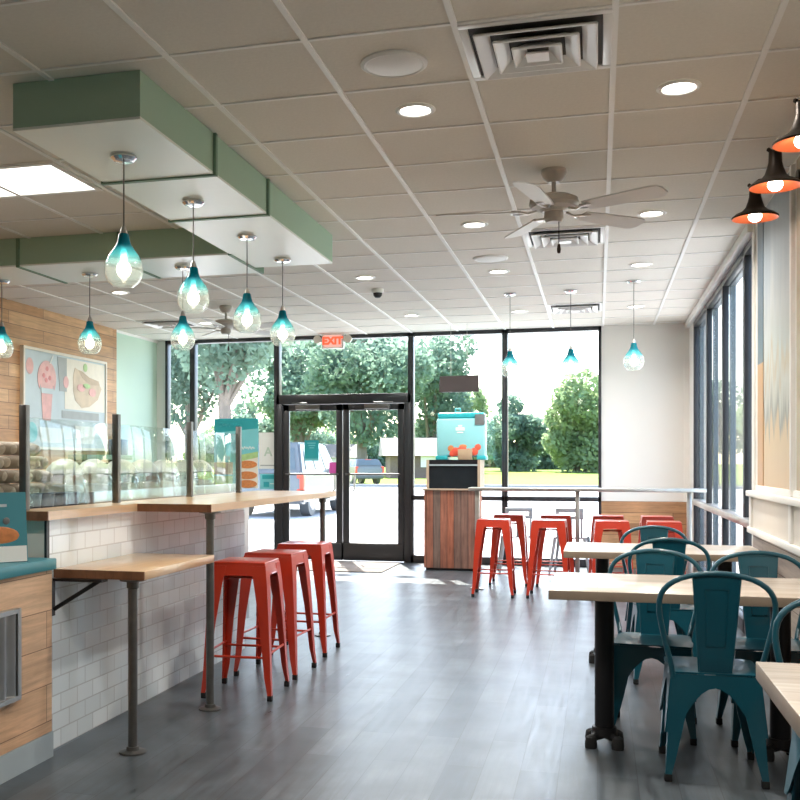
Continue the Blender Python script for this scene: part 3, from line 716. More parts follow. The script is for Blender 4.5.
# ------------------------------------------------------------------ stools
def stool(loc, rz, lb, group):
    t = thing('bar_stool', lb, 'stool', loc, rz, group)
    H = .762; s = .155; f = .205
    o = MB().box(-s, s, -s, s, H-.012, H, .008, 3)
    ring = [(s*.96, s*.96)]
    o.build('seat', 'red', t)
    ap = MB()
    e = s-.002; eb = s+.008
    for k in range(4):
        R = Matrix.Rotation(k*PI/2, 3, 'Z')
        A = [R @ Vector(v) for v in ((-e, -e, H-.008), (e, -e, H-.008), (eb, -eb, H-.075), (-eb, -eb, H-.075))]
        B = [R @ Vector(v) for v in ((-e+.003, -e+.004, H-.008), (e-.003, -e+.004, H-.008), (eb-.003, -eb+.004, H-.075), (-eb+.003, -eb+.004, H-.075))]
        ap.hexa(A, B)
        # rounded hand slot lip
        ap.cyl(R @ Vector((-.05, -eb+.001, H-.072)), R @ Vector((.05, -eb+.001, H-.072)), .004, n=6)
    ap.build('apron', 'red', t)
    for sx in (-1, 1):
        for sy in (-1, 1):
            o = MB()
            def ring(c, w, th, z):
                # L-shaped sheet corner section, open to the inside
                cx, cy = c*sx, c*sy
                return [(cx, cy, z), (cx-sx*w, cy, z), (cx-sx*w, cy-sy*th, z), (cx-sx*th, cy-sy*th, z), (cx-sx*th, cy-sy*w, z), (cx, cy-sy*w, z)]
            zs = [(s+.002, .085, H-.02), (s+.014, .075, H-.13), (s+.028, .052, .40), (s+.042, .036, .12), (f, .024, .03)]
            for (c1, w1, z1), (c2, w2, z2) in zip(zs, zs[1:]): o.hexa(ring(c2, w2, .007, z2), ring(c1, w1, .007, z1))
            lg = o.build('leg', 'red', t)
            MB().box(sx*f-sx*.013-.014, sx*f-sx*.013+.014, sy*f-sy*.013-.014, sy*f-sy*.013+.014, .0, .032, .003).build('rubber_foot', 'rubber', lg)
    o = MB(); a = .187
    for k in range(4):
        R = Matrix.Rotation(k*PI/2, 3, 'Z'); z = .255 if k % 2 else .235
        p, q_ = R @ Vector((-a, -a+.006, z)), R @ Vector((a, -a+.006, z)); o.cyl(p, q_, .007, n=8)
    o.build('footrest', 'red', t)
    o = MB()
    for k in range(2): 
        R = Matrix.Rotation(PI/4+k*PI/2, 3, 'Z'); o.cyl(R @ Vector((-.2, 0, H-.10)), R @ Vector((.2, 0, H-.10)), .006, n=6)
    o.build('cross_brace', 'red', t)
    return t
G1 = 'red stools along the tiled bar'; G2 = 'red stools along the back rail'
s0 = stool((-1.955, 5.54, 0), math.radians(3), 'red metal bar stool beside the second pipe leg, nearest of the tiled-bar three', G1)
dup(s0, (-1.965, 6.13, 0), math.radians(-2), 'red metal bar stool in the middle of the three at the tiled bar', G1)
dup(s0, (-1.985, 6.86, 0), math.radians(1), 'red metal bar stool at the tiled bar closest to the doors', G1)
for x, y, r, lb in ((-1.0, 10.25, 1, 'red stool on the near side of the back rail, next to the wooden cabinet'), (-.46, 10.27, -2, 'red stool on the near side of the back rail, second from the wooden cabinet'),
                    (.13, 10.26, 2, 'red stool on the near side of the back rail, third from the wooden cabinet'), (.61, 10.26, -1, 'red stool on the near side of the back rail, by the right rail post'),
                    (-.93, 11.25, 0, 'red stool on the window side of the back rail, nearest the cabinet'), (-.44, 11.27, 2, 'red stool on the window side of the back rail, before the grey chairs'),
                    (.11, 11.26, -2, 'red stool on the window side of the back rail, before the wood wainscot'), (.60, 11.25, 1, 'red stool on the window side of the back rail, in the right corner')):
    dup(s0, (x, y, 0), math.radians(r), lb, G2)
# back rail counter
t = thing('rail_counter', 'narrow grey steel-edged standing rail in front of the back windows', 'counter', (0, 0, 0))
MB().box(-1.30, 1.03, 10.58, 10.86, 1.03, 1.065, .004).build('rail_top', 'rail_steel', t)
for xx in (-1.22, -.20, .88): MB().box(xx-.022, xx+.022, 10.70, 10.744, .012, 1.03, .003).box(xx-.07, xx+.07, 10.65, 10.79, 0, .012, .003).build('post', 'rail_steel', t)
# grey chairs near the window
def grey_chair(loc, rz, lb):
    t = thing('grey_chair', lb, 'chair', loc, rz, 'grey chairs near the back window')
    MB().box(-.19, .19, -.19, .19, .43, .45, .008).build('seat', 'grey_chair', t)
    o = MB().box(-.16, .16, -.20, -.175, .74, .79, .006).box(-.16, .16, -.20, -.175, .66, .70, .006).box(-.16, -.115, -.20, -.175, .69, .75, .004).box(.115, .16, -.20, -.175, .69, .75, .004)
    o.box(-.03, .03, -.198, -.178, .45, .67, .003).box(-.15, -.125, -.198, -.178, .45, .67, .003).box(.125, .15, -.198, -.178, .45, .67, .003)
    o.build('backrest', 'grey_chair', t)
    for sx in (-1, 1):
        for sy in (-1, 1): MB().cyl((sx*.17, sy*.17, .435), (sx*.23, sy*.23, .0), .022, .014, 8).build('leg', 'grey_chair', t)
    return t
gc = grey_chair((-.93, 12.45, 0), math.radians(8), 'grey slotted-back chair by the window, behind the second stool')
dup(gc, (-.30, 12.45, 0), math.radians(-6), 'grey slotted-back chair by the window, next to the wainscot', 'grey chairs near the back window')

# ------------------------------------------------------------------ dining tables and teal chairs
def dining_table(x0, x1, y0, y1, posts, lb, th=.042, H=.76):
    t = thing('dining_table', lb, 'table', (0, 0, 0), 0)
    tp = MB(); tp.box(x0, x1, y0, y1, H-th, H, .003)
    tp.bm.faces.ensure_lookup_table()
    for f in tp.bm.faces:
        if f.calc_center_median().z < H-.002: f.material_index = 1
    tp.build('tabletop', ['tabletop', 'table_edge'], t)
    for (px_, py_) in posts:
        p = MB().cyl((px_, py_, .05), (px_, py_, H-th-.012), .044, n=20).box(px_-.16, px_+.16, py_-.16, py_+.16, H-th-.012, H-th-.0005, .002).build('post', 'black', t)
        o = MB()
        for k in range(4):
            R = Matrix.Rotation(PI/4+k*PI/2, 3, 'Z')
            a, b = R @ Vector((0, 0, .06)), R @ Vector((.075, 0, .045)); o.cyl(a+Vector((px_, py_, 0)), b+Vector((px_, py_, 0)), .026, .018, 10)
        o.lathe([(0, .095), (.055, .09), (.06, .05), (0, .045)], (px_, py_, 0), 20)
        o.build('base', 'black', t)
        for k in range(4):
            R = Matrix.Rotation(PI/4+k*PI/2, 3, 'Z'); c = R @ Vector((.085, 0, 0))
            MB().lathe([(0, 0), (.026, 0), (.028, .02), (.024, .05), (.01, .06), (0, .06)], (px_+c.x, py_+c.y, 0), 14).build('levelling_foot', 'rubber', t)
    return t
dining_table(-.21, 1.0, 4.58, 5.35, ((.03, 4.93), (.79, 4.93)), 'pale wood dining table on black posts with three teal chairs around')
dining_table(-.21, 1.0, 6.62, 7.40, ((.03, 7.0), (.79, 7.0)), 'pale wood dining table farther back, before the rail stools')
dining_table(.43, 1.04, 2.36, 3.085, ((.76, 2.75),), 'pale wood table cut by the frame at the lower right corner', th=.05)

def chair(loc, rz, lb, group='teal metal chairs'):
    """faces +y"""
    t = thing('dining_chair', lb, 'chair', loc, rz, group)
    H = .452
    # seat: dished sheet with rolled edge
    o = MB(); n = 8; W = .178; top = []
    def sp(u, v):
        x = u*W*(1.04 if v > 0 else .98); y = v*.178
        z = H-.014*(1-u*u)*(1-v*v)-.01*max(0, abs(u)-.8)-.01*max(0, abs(v)-.8)
        # rounded plan corners
        k = max(0, abs(u)+abs(v)-1.72); return Vector((x*(1-.12*k), y*(1-.12*k), z))
    gr = [[o.bm.verts.new(sp(-1+2*i/n, -1+2*j/n)) for i in range(n+1)] for j in range(n+1)]
    gl = [[o.bm.verts.new(sp(-1+2*i/n, -1+2*j/n)-Vector((0, 0, .006))) for i in range(n+1)] for j in range(n+1)]
    for j in range(n):
        for i in range(n):
            o.bm.faces.new((gr[j][i], gr[j][i+1], gr[j+1][i+1], gr[j+1][i]))
            o.bm.faces.new((gl[j][i], gl[j+1][i], gl[j+1][i+1], gl[j][i+1]))
    for i in range(n):
        for a in ((gr[0], gl[0]), (gr[n], gl[n])): o.bm.faces.new((a[0][i], a[0][i+1], a[1][i+1], a[1][i]))
        o.bm.faces.new((gr[i][0], gr[i+1][0], gl[i+1][0], gl[i][0])); o.bm.faces.new((gr[i][n], gr[i+1][n], gl[i+1][n], gl[i][n]))
    o.build('seat', 'teal', t, smooth=50)
    # skirt: four arched sides sloping outwards with the legs
    sk = MB(); zt = H-.012
    for k in range(4):
        R = Matrix.Rotation(k*PI/2, 3, 'Z'); w0, d0 = .176, .176
        def pt(u, z):
            g_ = (zt-z)*.10
            return R @ Vector((u*(w0+g_), -(d0+g_), z))
        N = 14
        for i in range(N):
            u0, u1 = -1+2*i/N, -1+2*(i+1)/N
            def low(u):
                a = abs(u)
                return max(zt-.052-.30*a*a, .20)
            A = [pt(u0, low(u0)), pt(u1, low(u1)), pt(u1, zt), pt(u0, zt)]
            nrm = R @ Vector((0, .004, 0))
            sk.hexa(A, [p+nrm for p in A])
    sk.build('skirt', 'teal', t)
    for sx in (-1, 1):
        for sy in (-1, 1):
            o = MB(); fx = .20; fy = .222
            zs = [(0, .095, zt-.002), (.18, .085, .36), (.40, .064, .25), (.72, .040, .11), (1, .026, .03)]
            def ring(tt, w, z, th=.008):
                cx = sx*(.177+(fx-.177)*tt); cy = sy*(.177+(fy-.177)*tt)
                return [(cx, cy, z), (cx-sx*w, cy, z), (cx-sx*w, cy-sy*th, z), (cx-sx*th, cy-sy*th, z), (cx-sx*th, cy-sy*w, z), (cx, cy-sy*w, z)]
            for (t1, w1, z1), (t2, w2, z2) in zip(zs, zs[1:]): o.hexa(ring(t2, w2, z2), ring(t1, w1, z1))
            lg = o.build('leg', 'teal', t)
            cx, cy = sx*(fx-.013), sy*(fy-.013)
            MB().box(cx-.015, cx+.015, cy-.015, cy+.015, 0, .032, .004).build('rubber_foot', 'rubber', lg)
    # hoop and splat
    ctrl = [(-.172, -.165, .40), (-.182, -.178, .47), (-.205, -.193, .56), (-.226, -.205, .65), (-.236, -.213, .72), (-.228, -.219, .775), (-.198, -.224, .815), (-.145, -.228, .845), (-.075, -.231, .862), (0, -.232, .868)]
    ctrl = [(x_*.95, y_, z_) for x_, y_, z_ in ctrl]; ctrl = ctrl+[(-x_, y_, z_) for x_, y_, z_ in ctrl[-2::-1]]
    # smooth with Catmull-Rom
    pts = []
    for i in range(len(ctrl)-1):
        P0, P1, P2, P3 = [Vector(ctrl[max(0, min(len(ctrl)-1, i+k))]) for k in (-1, 0, 1, 2)]
        for s_ in (0, .5): pts.append(.5*((2*P1)+(P2-P0)*s_+(2*P0-5*P1+4*P2-P3)*s_**2+(3*P1-P0-3*P2+P3)*s_**3))
    pts.append(Vector(ctrl[-1]))
    MB().tube(pts, .0115, 10).build('hoop', 'teal', t, smooth=60)
    o = MB(); N = 6
    def bk(z): return -.158-.074*((z-.44)/(.865-.44))**.8
    ra, rb = [], []
    rows = [.44+(.862-.44)*i/N for i in range(N+1)]
    for a, b in zip(rows, rows[1:]):
        wa, wb_ = .062+.030*(a-.44)/.42, .062+.030*(b-.44)/.42
        o.hexa([(-wa, bk(a), a), (wa, bk(a), a), (wa, bk(a)+.004, a), (-wa, bk(a)+.004, a)], [(-wb_, bk(b), b), (wb_, bk(b), b), (wb_, bk(b)+.004, b), (-wb_, bk(b)+.004, b)])
    # pressed rectangular bead on both faces and stiffened edges
    def rail(pts_, r): 
        o.tube(pts_, r, 6)
    for off in (-.001, .005):
        q_ = [(-.036, bk(.56)+off, .56), (.036, bk(.56)+off, .56), (.045, bk(.80)+off, .80), (-.045, bk(.80)+off, .80)]
        o.tube(q_, .0028, 6, closed=True)
    for sx in (-1, 1): rail([(sx*(.062+.030*(z-.44)/.42), bk(z)+.002, z) for z in rows], .0045)
    o.build('splat', 'teal', t)
    # side braces from hoop to seat
    for sx in (-1, 1): MB().tube([(sx*.166, -.14, .455), (sx*.176, -.18, .50)], .006, 6).build('brace', 'teal', t)
    return t
c0 = chair((.47, 4.655, 0), 0, 'teal metal chair with its back to the camera at the near table')
dup(c0, (.265, 5.27, 0), PI+math.radians(-5), 'teal metal chair facing the camera under the near table, left of its pair')
dup(c0, (.79, 5.28, 0), PI+math.radians(3), 'teal metal chair facing the camera under the near table, by the right wall')
dup(c0, (.40, 6.56, 0), math.radians(2), 'teal metal chair on the near side of the farther table')
dup(c0, (.385, 7.33, 0), PI, 'teal metal chair on the far side of the farther table')
dup(c0, (.825, 3.56, 0), PI+math.radians(4), 'teal metal chair at the table in the lower right corner')

# ------------------------------------------------------------------ cabinet, dispenser, box by the back window
t = thing('wooden_cabinet', 'waste cabinet clad in red-brown reclaimed boards beside the doors', 'cabinet', (0, 0, 0))
MB().box(-2.07, -1.42, 12.44, 13.0, .03, .985).build('body', 'reclaimed', t)
MB().box(-2.05, -1.44, 12.46, 12.98, 0, .03).build('plinth', 'black', t)
MB().box(-2.09, -1.40, 12.42, 13.02, .985, 1.005, .003).build('top', 'box_wood', t)
t = thing('black_box', 'black open-front counter box with wood sides on the reclaimed cabinet', 'box', (0, 0, 0))
for xx in (-2.045, -1.415): MB().box(xx, xx+.03, 12.46, 12.95, 1.006, 1.36).build('side', 'box_wood', t)
MB().box(-2.015, -1.415, 12.48, 12.94, 1.006, 1.285).build('front', 'screen', t)
MB().box(-2.015, -1.415, 12.465, 12.95, 1.285, 1.305).build('shelf', 'kick', t)
MB().box(-2.015, -1.415, 12.49, 12.94, 1.305, 1.36).build('top', 'black', t)
t = thing('drink_dispenser', 'aqua drink dispenser with strawberry picture on the black box', 'dispenser', (-1.64, 12.72, 1.361))
MB().box(-.30, .30, -.13, .13, .035, .515, .03, 3).build('tank', 'aqua', t)
MB().box(-.285, .285, -.125, .125, .51, .585, .02, 3).build('lid', 'aqua_dark', t)
for a, b in ((-.31, -.16), (.20, .31)): MB().box(a, b, -.14, .14, 0, .05, .006).build('foot', 'aqua_dark', t)
o = MB()
for (u, z, r) in ((-.06, .10, .055), (.02, .115, .06), (.10, .09, .05), (.17, .10, .05), (-.10, .075, .04), (.06, .07, .045), (.215, .155, .04)): o.ball((u, -.132, z), r, sy=.12, sub=2)
o.build('strawberry_picture', 'berry', t)
MB().ball((-.12, -.131, .14), .04, sy=.08, sub=2).ball((.03, -.131, .165), .05, sy=.06, sz=.5, sub=2).build('splash_picture', 'orange_food', t)
MB().box(-.06, .05, -.133, -.128, .36, .40).box(-.03, .02, -.133, -.128, .41, .43).box(-.045, .035, -.133, -.128, .33, .345).build('label_mark', 'paper', t)
MB().lathe([(0, .60), (.04, .60), (.045, .585), (0, .585)], (-.05, 0, 0)).tube([(-.08, 0, .585), (-.08, 0, .64), (-.02, 0, .64), (-.02, 0, .585)], .008).build('lid_handle', 'aqua_dark', t)
MB().box(.18, .30, -.14, -.13, .43, .56).build('corner_tag', 'mural_dark', t)
tag(MB().box(-1.66, -1.49, 12.49, 12.572, 1.361, 1.49, .003).build('kraft_box', 'cardboard'), 'small kraft carton in front of the aqua dispenser', 'carton')
t = thing('hanging_monitor', 'dark rectangular monitor hung before the back window above the dispenser', 'monitor', (-1.66, 12.6, 2.30))
MB().hexa([(-.245, -.02, -.10), (.245, -.02, -.10), (.245, .03, -.10), (-.245, .03, -.10)], [(-.235, -.04, .095), (.245, -.04, .105), (.245, .01, .105), (-.235, .01, .095)]).build('housing', 'monitor', t)
MB().cyl((-.1, -.005, .09), (-.1, -.005, CEIL-2.30), .003, n=6).cyl((.1, -.005, .09), (.1, -.005, CEIL-2.30), .003, n=6).build('hanger', 'rail_steel', t)

# ------------------------------------------------------------------ signs
# menu board on the wood wall
t = thing('menu_board', 'framed menu picture board with pink smoothie and flatbread on the wood wall', 'menu board', (XL+.03, 0, 0))
y0, y1, z0, z1 = 9.75, 11.62, 1.50, 2.56
MB().box(0, .03, y0, y1, z0, z1).build('board', 'pale_blue', t)
MB().box(0, .045, y0-.03, y0, z0-.03, z1+.03).box(0, .045, y1, y1+.03, z0-.03, z1+.03).box(0, .045, y0, y1, z1, z1+.03).box(0, .045, y0, y1, z0-.03, z0).build('frame', 'cream', t)
def sheet(name, mat, pts_, x0, x1): return MB().prism(pts_, 'x', x0, x1).build(name, mat, t)
def circ(cy, cz, ry, rz_, n=24): return [(cy+ry*math.cos(2*PI*i/n), cz+rz_*math.sin(2*PI*i/n)) for i in range(n)]
sheet('picture_ground', 'cream', [(10.62, 1.95), (11.6, 1.95), (11.6, 2.54), (10.62, 2.54)], .03, .032)
sheet('smoothie_picture', 'pink_print', [(10.13, 1.80), (10.30, 1.80), (10.345, 2.16), (10.36, 2.20)]+[(10.22+.20*math.cos(t_*PI/14), 2.27+.20*math.sin(t_*PI/14)) for t_ in range(-3, 18)]+[(10.08, 2.20), (10.095, 2.16)], .033, .035)
sheet('cup_band_picture', 'pale_blue', [(10.10, 2.10), (10.335, 2.10), (10.345, 2.16), (10.09, 2.16)], .0355, .037)
sheet('straw_picture', 'paper', [(10.27, 2.44), (10.29, 2.44), (10.36, 2.54), (10.34, 2.54)], .0355, .037)
for k_, (a_, b_) in enumerate(((10.15, 2.30), (10.22, 2.38), (10.28, 2.28), (10.20, 2.25))): sheet('berry_picture', 'berry_pale', circ(a_, b_, .03, .028, 12), .0355, .037)
sheet('strawberry_picture', 'pink_print', circ(9.86, 2.38, .075, .09), .033, .035)
sheet('dark_picture', 'grey_print', [(10.5, 2.15), (10.66, 2.15), (10.66, 2.54), (10.45, 2.54)], .033, .035)
sheet('berry_picture', 'pink_print', circ(10.64, 2.26, .06, .07), .035, .037)
sheet('flatbread_picture', 'cream_tan', [(10.86, 2.06), (11.02, 1.98), (11.2, 2.0), (11.42, 2.10), (11.52, 2.24), (11.47, 2.28), (11.25, 2.27), (11.05, 2.33), (10.93, 2.43), (10.85, 2.45), (10.81, 2.33), (10.81, 2.18)], .033, .035)
sheet('crust_picture', 'box_wood', [(10.93, 2.43), (11.05, 2.33), (11.25, 2.27), (11.47, 2.28), (11.44, 2.33), (11.2, 2.36), (11.02, 2.42)], .0345, .036)
sheet('filling_picture', 'pink_print', circ(11.0, 2.22, .10, .045), .036, .038)
sheet('filling_picture', 'pink_print', circ(11.28, 2.18, .09, .05), .036, .038)
sheet('leaf_picture', 'leaf_print', circ(11.13, 2.25, .09, .03), .036, .038)
sheet('leaf_picture', 'leaf_print', circ(11.1, 2.47, .05, .05), .036, .038)
sheet('caption_band', 'grey_print', [(10.55, 1.84), (11.45, 1.84), (11.45, 1.93), (10.55, 1.93)], .032, .034)
sheet('cup_picture', 'paper', [(10.1, 1.55), (10.55, 1.55), (10.6, 1.72), (10.05, 1.72)], .033, .035)
sheet('cup_picture', 'paper', [(10.9, 1.55), (11.3, 1.55), (11.38, 1.76), (10.85, 1.76)], .033, .035)
sheet('green_picture', 'aqua_print', circ(9.9, 1.66, .12, .11), .033, .035)
# shelf below
t = thing('wall_shelf', 'dark green narrow shelf on the wood wall below the menu board', 'shelf', (0, 0, 0))
MB().box(XL+.03, XL+.28, 10.75, 11.95, 1.36, 1.42, .004).build('board', 'green_dark', t)
MB().box(XL+.03, XL+.22, 10.9, 10.93, 1.2, 1.36).box(XL+.03, XL+.22, 11.7, 11.73, 1.2, 1.36).build('bracket', 'black', t)
tag(MB().box(XL+.06, XL+.24, 11.72, 11.90, 1.422, 1.62, .006).build('speaker_box', 'mural_navy'), 'small navy box on the far end of the dark green shelf', 'box')

# things stuck on the glass
t = thing('window_poster', 'tall aqua poster with food picture hung on the left front window', 'poster', (0, 0, 0))
YP = YB-.012
def flat(name, mat, pts_, y0_, par): return MB().prism(pts_, 'y', y0_-.0015, y0_).build(name, mat, par)
def rect(a, b, c, d): return [(a, c), (b, c), (b, d), (a, d)]
flat('sheet', 'aqua_print', rect(-5.18, -4.53, .97, 1.94), YP, t)
flat('title_band', 'teal_print', [(-5.18, 1.74), (-4.53, 1.80), (-4.53, 1.94), (-5.18, 1.94)], YP-.002, t)
flat('food_ground', 'cream', [(-4.86, .97), (-4.53, .97), (-4.53, 1.45), (-4.65, 1.42), (-4.86, 1.36)], YP-.002, t)
flat('leaf_picture', 'leaf_print', [(-4.86, 1.33), (-4.53, 1.40), (-4.53, 1.48), (-4.86, 1.42)], YP-.004, t)
for zz in (1.30, 1.15, 1.03): flat('food_picture', 'orange_food', circ(-4.69, zz, .145, .055), YP-.006, t)
flat('photo_picture', 'box_wood', rect(-5.18, -4.9, 1.16, 1.33), YP-.002, t)
flat('photo_picture', 'leaf_print', rect(-5.18, -4.9, .97, 1.14), YP-.002, t)
def squiggle(name, mat, x0, x1, z, amp, n, par, yy, r=.006):
    pts_ = [(x0+(x1-x0)*i/(n*6), yy, z+amp*math.sin(i*PI/3)*(.6+.4*math.sin(i*1.7))) for i in range(n*6+1)]
    return MB().tube(pts_, r, 5).build(name, mat, par)
squiggle('title_script', 'aqua_dark', -5.10, -4.78, 1.85, .03, 8, t, YP-.006)
squiggle('white_script', 'paper', -4.78, -4.58, 1.53, .025, 5, t, YP-.004)
squiggle('yellow_script', 'yellow_print', -5.2, -4.9, 1.01, .03, 7, t, YP-.006, .008)
t = thing('inspection_notice', 'white notice with a pale green letter A on the window by the doors', 'notice', (0, 0, 0))
flat('sheet', 'paper', rect(-4.52, -4.27, 1.24, 1.74), YP, t)
text('lettering', 'A', .17, 'sage_print', t, (-4.385, YP-.003, 1.47), (PI/2, 0, 0), .001, .004)
flat('rule', 'grey_print', rect(-4.50, -4.29, 1.28, 1.295), YP-.002, t)
t = thing('sticker', 'square teal sticker low on the window left of the doors', 'sticker', (0, 0, 0))
flat('sheet', 'aqua_print', rect(-4.50, -4.27, .96, 1.17), YP-.003, t)
flat('print', 'teal_print', rect(-4.47, -4.29, 1.10, 1.155), YP-.005, t)
flat('print', 'teal_print', rect(-4.45, -4.37, .99, 1.06), YP-.005, t); flat('print', 'paper', rect(-4.36, -4.30, 1.03, 1.04), YP-.005, t)
YD = YB-.026
t = thing('door_sign', 'teal opening-hours sign on the glass of the left door leaf', 'sign', (0, 0, 0))
flat('sheet', 'teal_print', rect(-3.86, -3.66, 1.35, 1.63), YD, t)
flat('band', 'aqua_print', rect(-3.86, -3.66, 1.35, 1.38), YD-.002, t)
for k, (a, b) in enumerate(((-.06, .06), (-.045, .05), (-.03, .035))): flat('text_line', 'aqua_print', rect(-3.76+a, -3.76+b, 1.585-.032*k, 1.597-.032*k), YD-.002, t)
t = thing('door_label', 'small magenta square label beside the centre stile of the left door', 'label', (0, 0, 0))
flat('sheet', 'magenta', rect(-3.51, -3.36, 1.175, 1.33), YD, t)

# mural panels on the right wall
def mural(y0, y1, lb, kind):
    t = thing('wall_mural', lb, 'mural', (XR, 0, 0))
    def sh(name, mat, pts_, d): return MB().prism(pts_, 'x', -.012-d-.003, -.012-d).build(name, mat, t)
    MB().box(-.012, -.001, y0, y1, 1.16, CEIL-.03).build('panel', 'mural_print' if kind == 0 else 'mural_brown', t)
    MB().box(-.03, -.001, y0, y1, 1.125, 1.165, .003).box(-.03, -.001, y0-.05, y0, 1.125, CEIL-.03, .003).box(-.014, -.001, y1, y1+.02, 1.125, CEIL-.03, .003).build('frame', 'white_plastic', t)
    if kind == 0:
        sh('edge_print', 'mural_navy', rect(y1-.24, y1, 2.0, CEIL-.03), .0005)
        sh('edge_print', 'mural_amber', rect(y1-.24, y1, 1.165, 2.0), .0005)
    return t
mural(6.32, 7.62, 'blue and tan mural panel of towers on the right wall beside the windows', 0)
mural(4.3, 6.20, 'tan framed panel on the right wall nearest the camera', 1)

# ------------------------------------------------------------------ outside
struct('ground_pavement', MB().box(-140, 140, YB+.12, 56, -.3, -.02), 'asphalt')
struct('ground_pavement_side', MB().box(XR+.15, 140, -60, YB+.12, -.3, -.02), 'asphalt')
struct('ground_curb', MB().box(-140, 60, 55.6, 56.2, -.1, .13), 'curb')
struct('ground_lawn', MB().hexa([(-260, 56.2, -.3), (260, 56.2, -.3), (260, 330, -.3), (-260, 330, -.3)], [(-260, 56.2, .05), (260, 56.2, .05), (260, 330, 1.0), (-260, 330, 1.0)]), 'lawn')
struct('ground_lawn_side', MB().box(16, 140, -60, 55.5, -.2, .04), 'lawn')

# white SUV
def wheel(par, x, y, r=.38):
    w = MB()
    w.cyl((x-.12, y, r), (x+.12, y, r), r, n=28)
    o = w.build('wheel', 'car_dark', par)
    sx = .125 if x > 0 else -.125
    MB().cyl((x+sx*.9, y, r), (x+sx*1.1, y, r), r*.62, r*.55, n=24).build('rim', 'corrugated', o)
def car(name, label, cat, loc, rz, L, W, H, van=False):
    t = thing(name, label, cat, loc, rz)
    hb = 1.08 if not van else 1.35
    lo = [(0, .38), (.04, .32), (L-.05, .32), (L, .45), (L-.03, hb-.25), (L-.2, hb-.12), (L-1.1, hb), (.05, hb), (0, hb-.3)]
    b = MB(); b.prism(lo, 'x', -W/2, W/2)
    bmesh.ops.bevel(b.bm, geom=b.bm.edges[:], offset=.05, segments=2, affect='EDGES')
    b.build('body', 'car_white', t)
    y0, y1 = .05, (L-1.15 if not van else L-.7)
    c = MB(); wi, wt = W/2-.04, W/2-(.2 if not van else .08)
    yt0, yt1 = (y0+.28, y1-.85) if not van else (y0+.06, y1-.6)
    c.hexa([(-wi, y0, hb-.03), (wi, y0, hb-.03), (wi, y1, hb-.03), (-wi, y1, hb-.03)], [(-wt, yt0, H), (wt, yt0, H), (wt, yt1, H), (-wt, yt1, H)])
    bmesh.ops.bevel(c.bm, geom=c.bm.edges[:], offset=.05, segments=2, affect='EDGES')
    c.build('cabin', 'car_white', t)
    def lerp(a, b_, k): return a+(b_-a)*k
    k0, k1 = .12, .82
    ya, yb_ = lerp(y0, yt0, k0)-.012, lerp(y0, yt0, k1)-.012
    za, zb_ = lerp(hb, H, k0), lerp(hb, H, k1); xa, xb = lerp(wi, wt, k0)-.16, lerp(wi, wt, k1)-.14
    MB().hexa([(-xa, ya, za), (xa, ya, za), (xa, ya+.02, za), (-xa, ya+.02, za)], [(-xb, yb_, zb_), (xb, yb_, zb_), (xb, yb_+.02, zb_), (-xb, yb_+.02, zb_)]).build('rear_window', 'car_glass', t)
    for sx in (-1, 1):
        xo, xi = sx*(lerp(wi, wt, k0)+.012), sx*(lerp(wi, wt, k1)+.012)
        segs = ((.10, .33), (.36, .62), (.65, .90)) if not van else ((.74, .95),)
        for a, b_ in segs:
            yy0, yy1 = lerp(lerp(y0, yt0, k0), lerp(y1, yt1, k0), a), lerp(lerp(y0, yt0, k0), lerp(y1, yt1, k0), b_)
            yy2, yy3 = lerp(lerp(y0, yt0, k1), lerp(y1, yt1, k1), a), lerp(lerp(y0, yt0, k1), lerp(y1, yt1, k1), b_)
            MB().hexa([(xo, yy0, za), (xo, yy1, za), (xo-sx*.02, yy1, za), (xo-sx*.02, yy0, za)], [(xi, yy2, zb_), (xi, yy3, zb_), (xi-sx*.02, yy3, zb_), (xi-sx*.02, yy2, zb_)]).build('side_window', 'car_glass', t)
        tx = sx*(W/2-.11)
        tl = MB().box(tx-.05, tx+.12 if sx > 0 else tx+.05, -.02, .12, hb-.12, hb-.02, .01) if sx > 0 else MB().box(tx-.12, tx+.05, -.02, .12, hb-.12, hb-.02, .01)
        a_, b__ = (tx+.02, tx+.12) if sx > 0 else (tx-.12, tx-.02)
        tl.box(a_, b__, -.02, .12, hb-.45, hb-.1, .01)
        a_, b__ = (tx-.05, tx+.12) if sx > 0 else (tx-.12, tx+.05)
        tl.box(a_, b__, -.02, .12, hb-.48, hb-.38, .01)
        tl.build('tail_light', 'tail', t)
        wheel(t, sx*(W/2-.13), .85); wheel(t, sx*(W/2-.13), L-.95)
        MB().box(sx*(W/2)-.02 if sx > 0 else -W/2-.2, W/2+.2 if sx > 0 else -W/2+.02, L-1.75, L-1.6, hb+.0, hb+.16, .03).build('mirror', 'car_dark', t)
    MB().box(-W/2+.05, W/2-.05, -.06, .06, .34, .56, .03).build('rear_bumper', 'car_dark', t)
    MB().box(-.2, .2, yt0-.03, yt0+.02, H-.045, H-.02).build('brake_light', 'tail', t)
    return t
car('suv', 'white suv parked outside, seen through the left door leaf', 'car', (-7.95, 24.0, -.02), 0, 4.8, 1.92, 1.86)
car('delivery_van', 'tall white van parked outside at the far left window', 'van', (-13.5, 24.5, -.02), 0, 5.4, 2.05, 2.62, True)

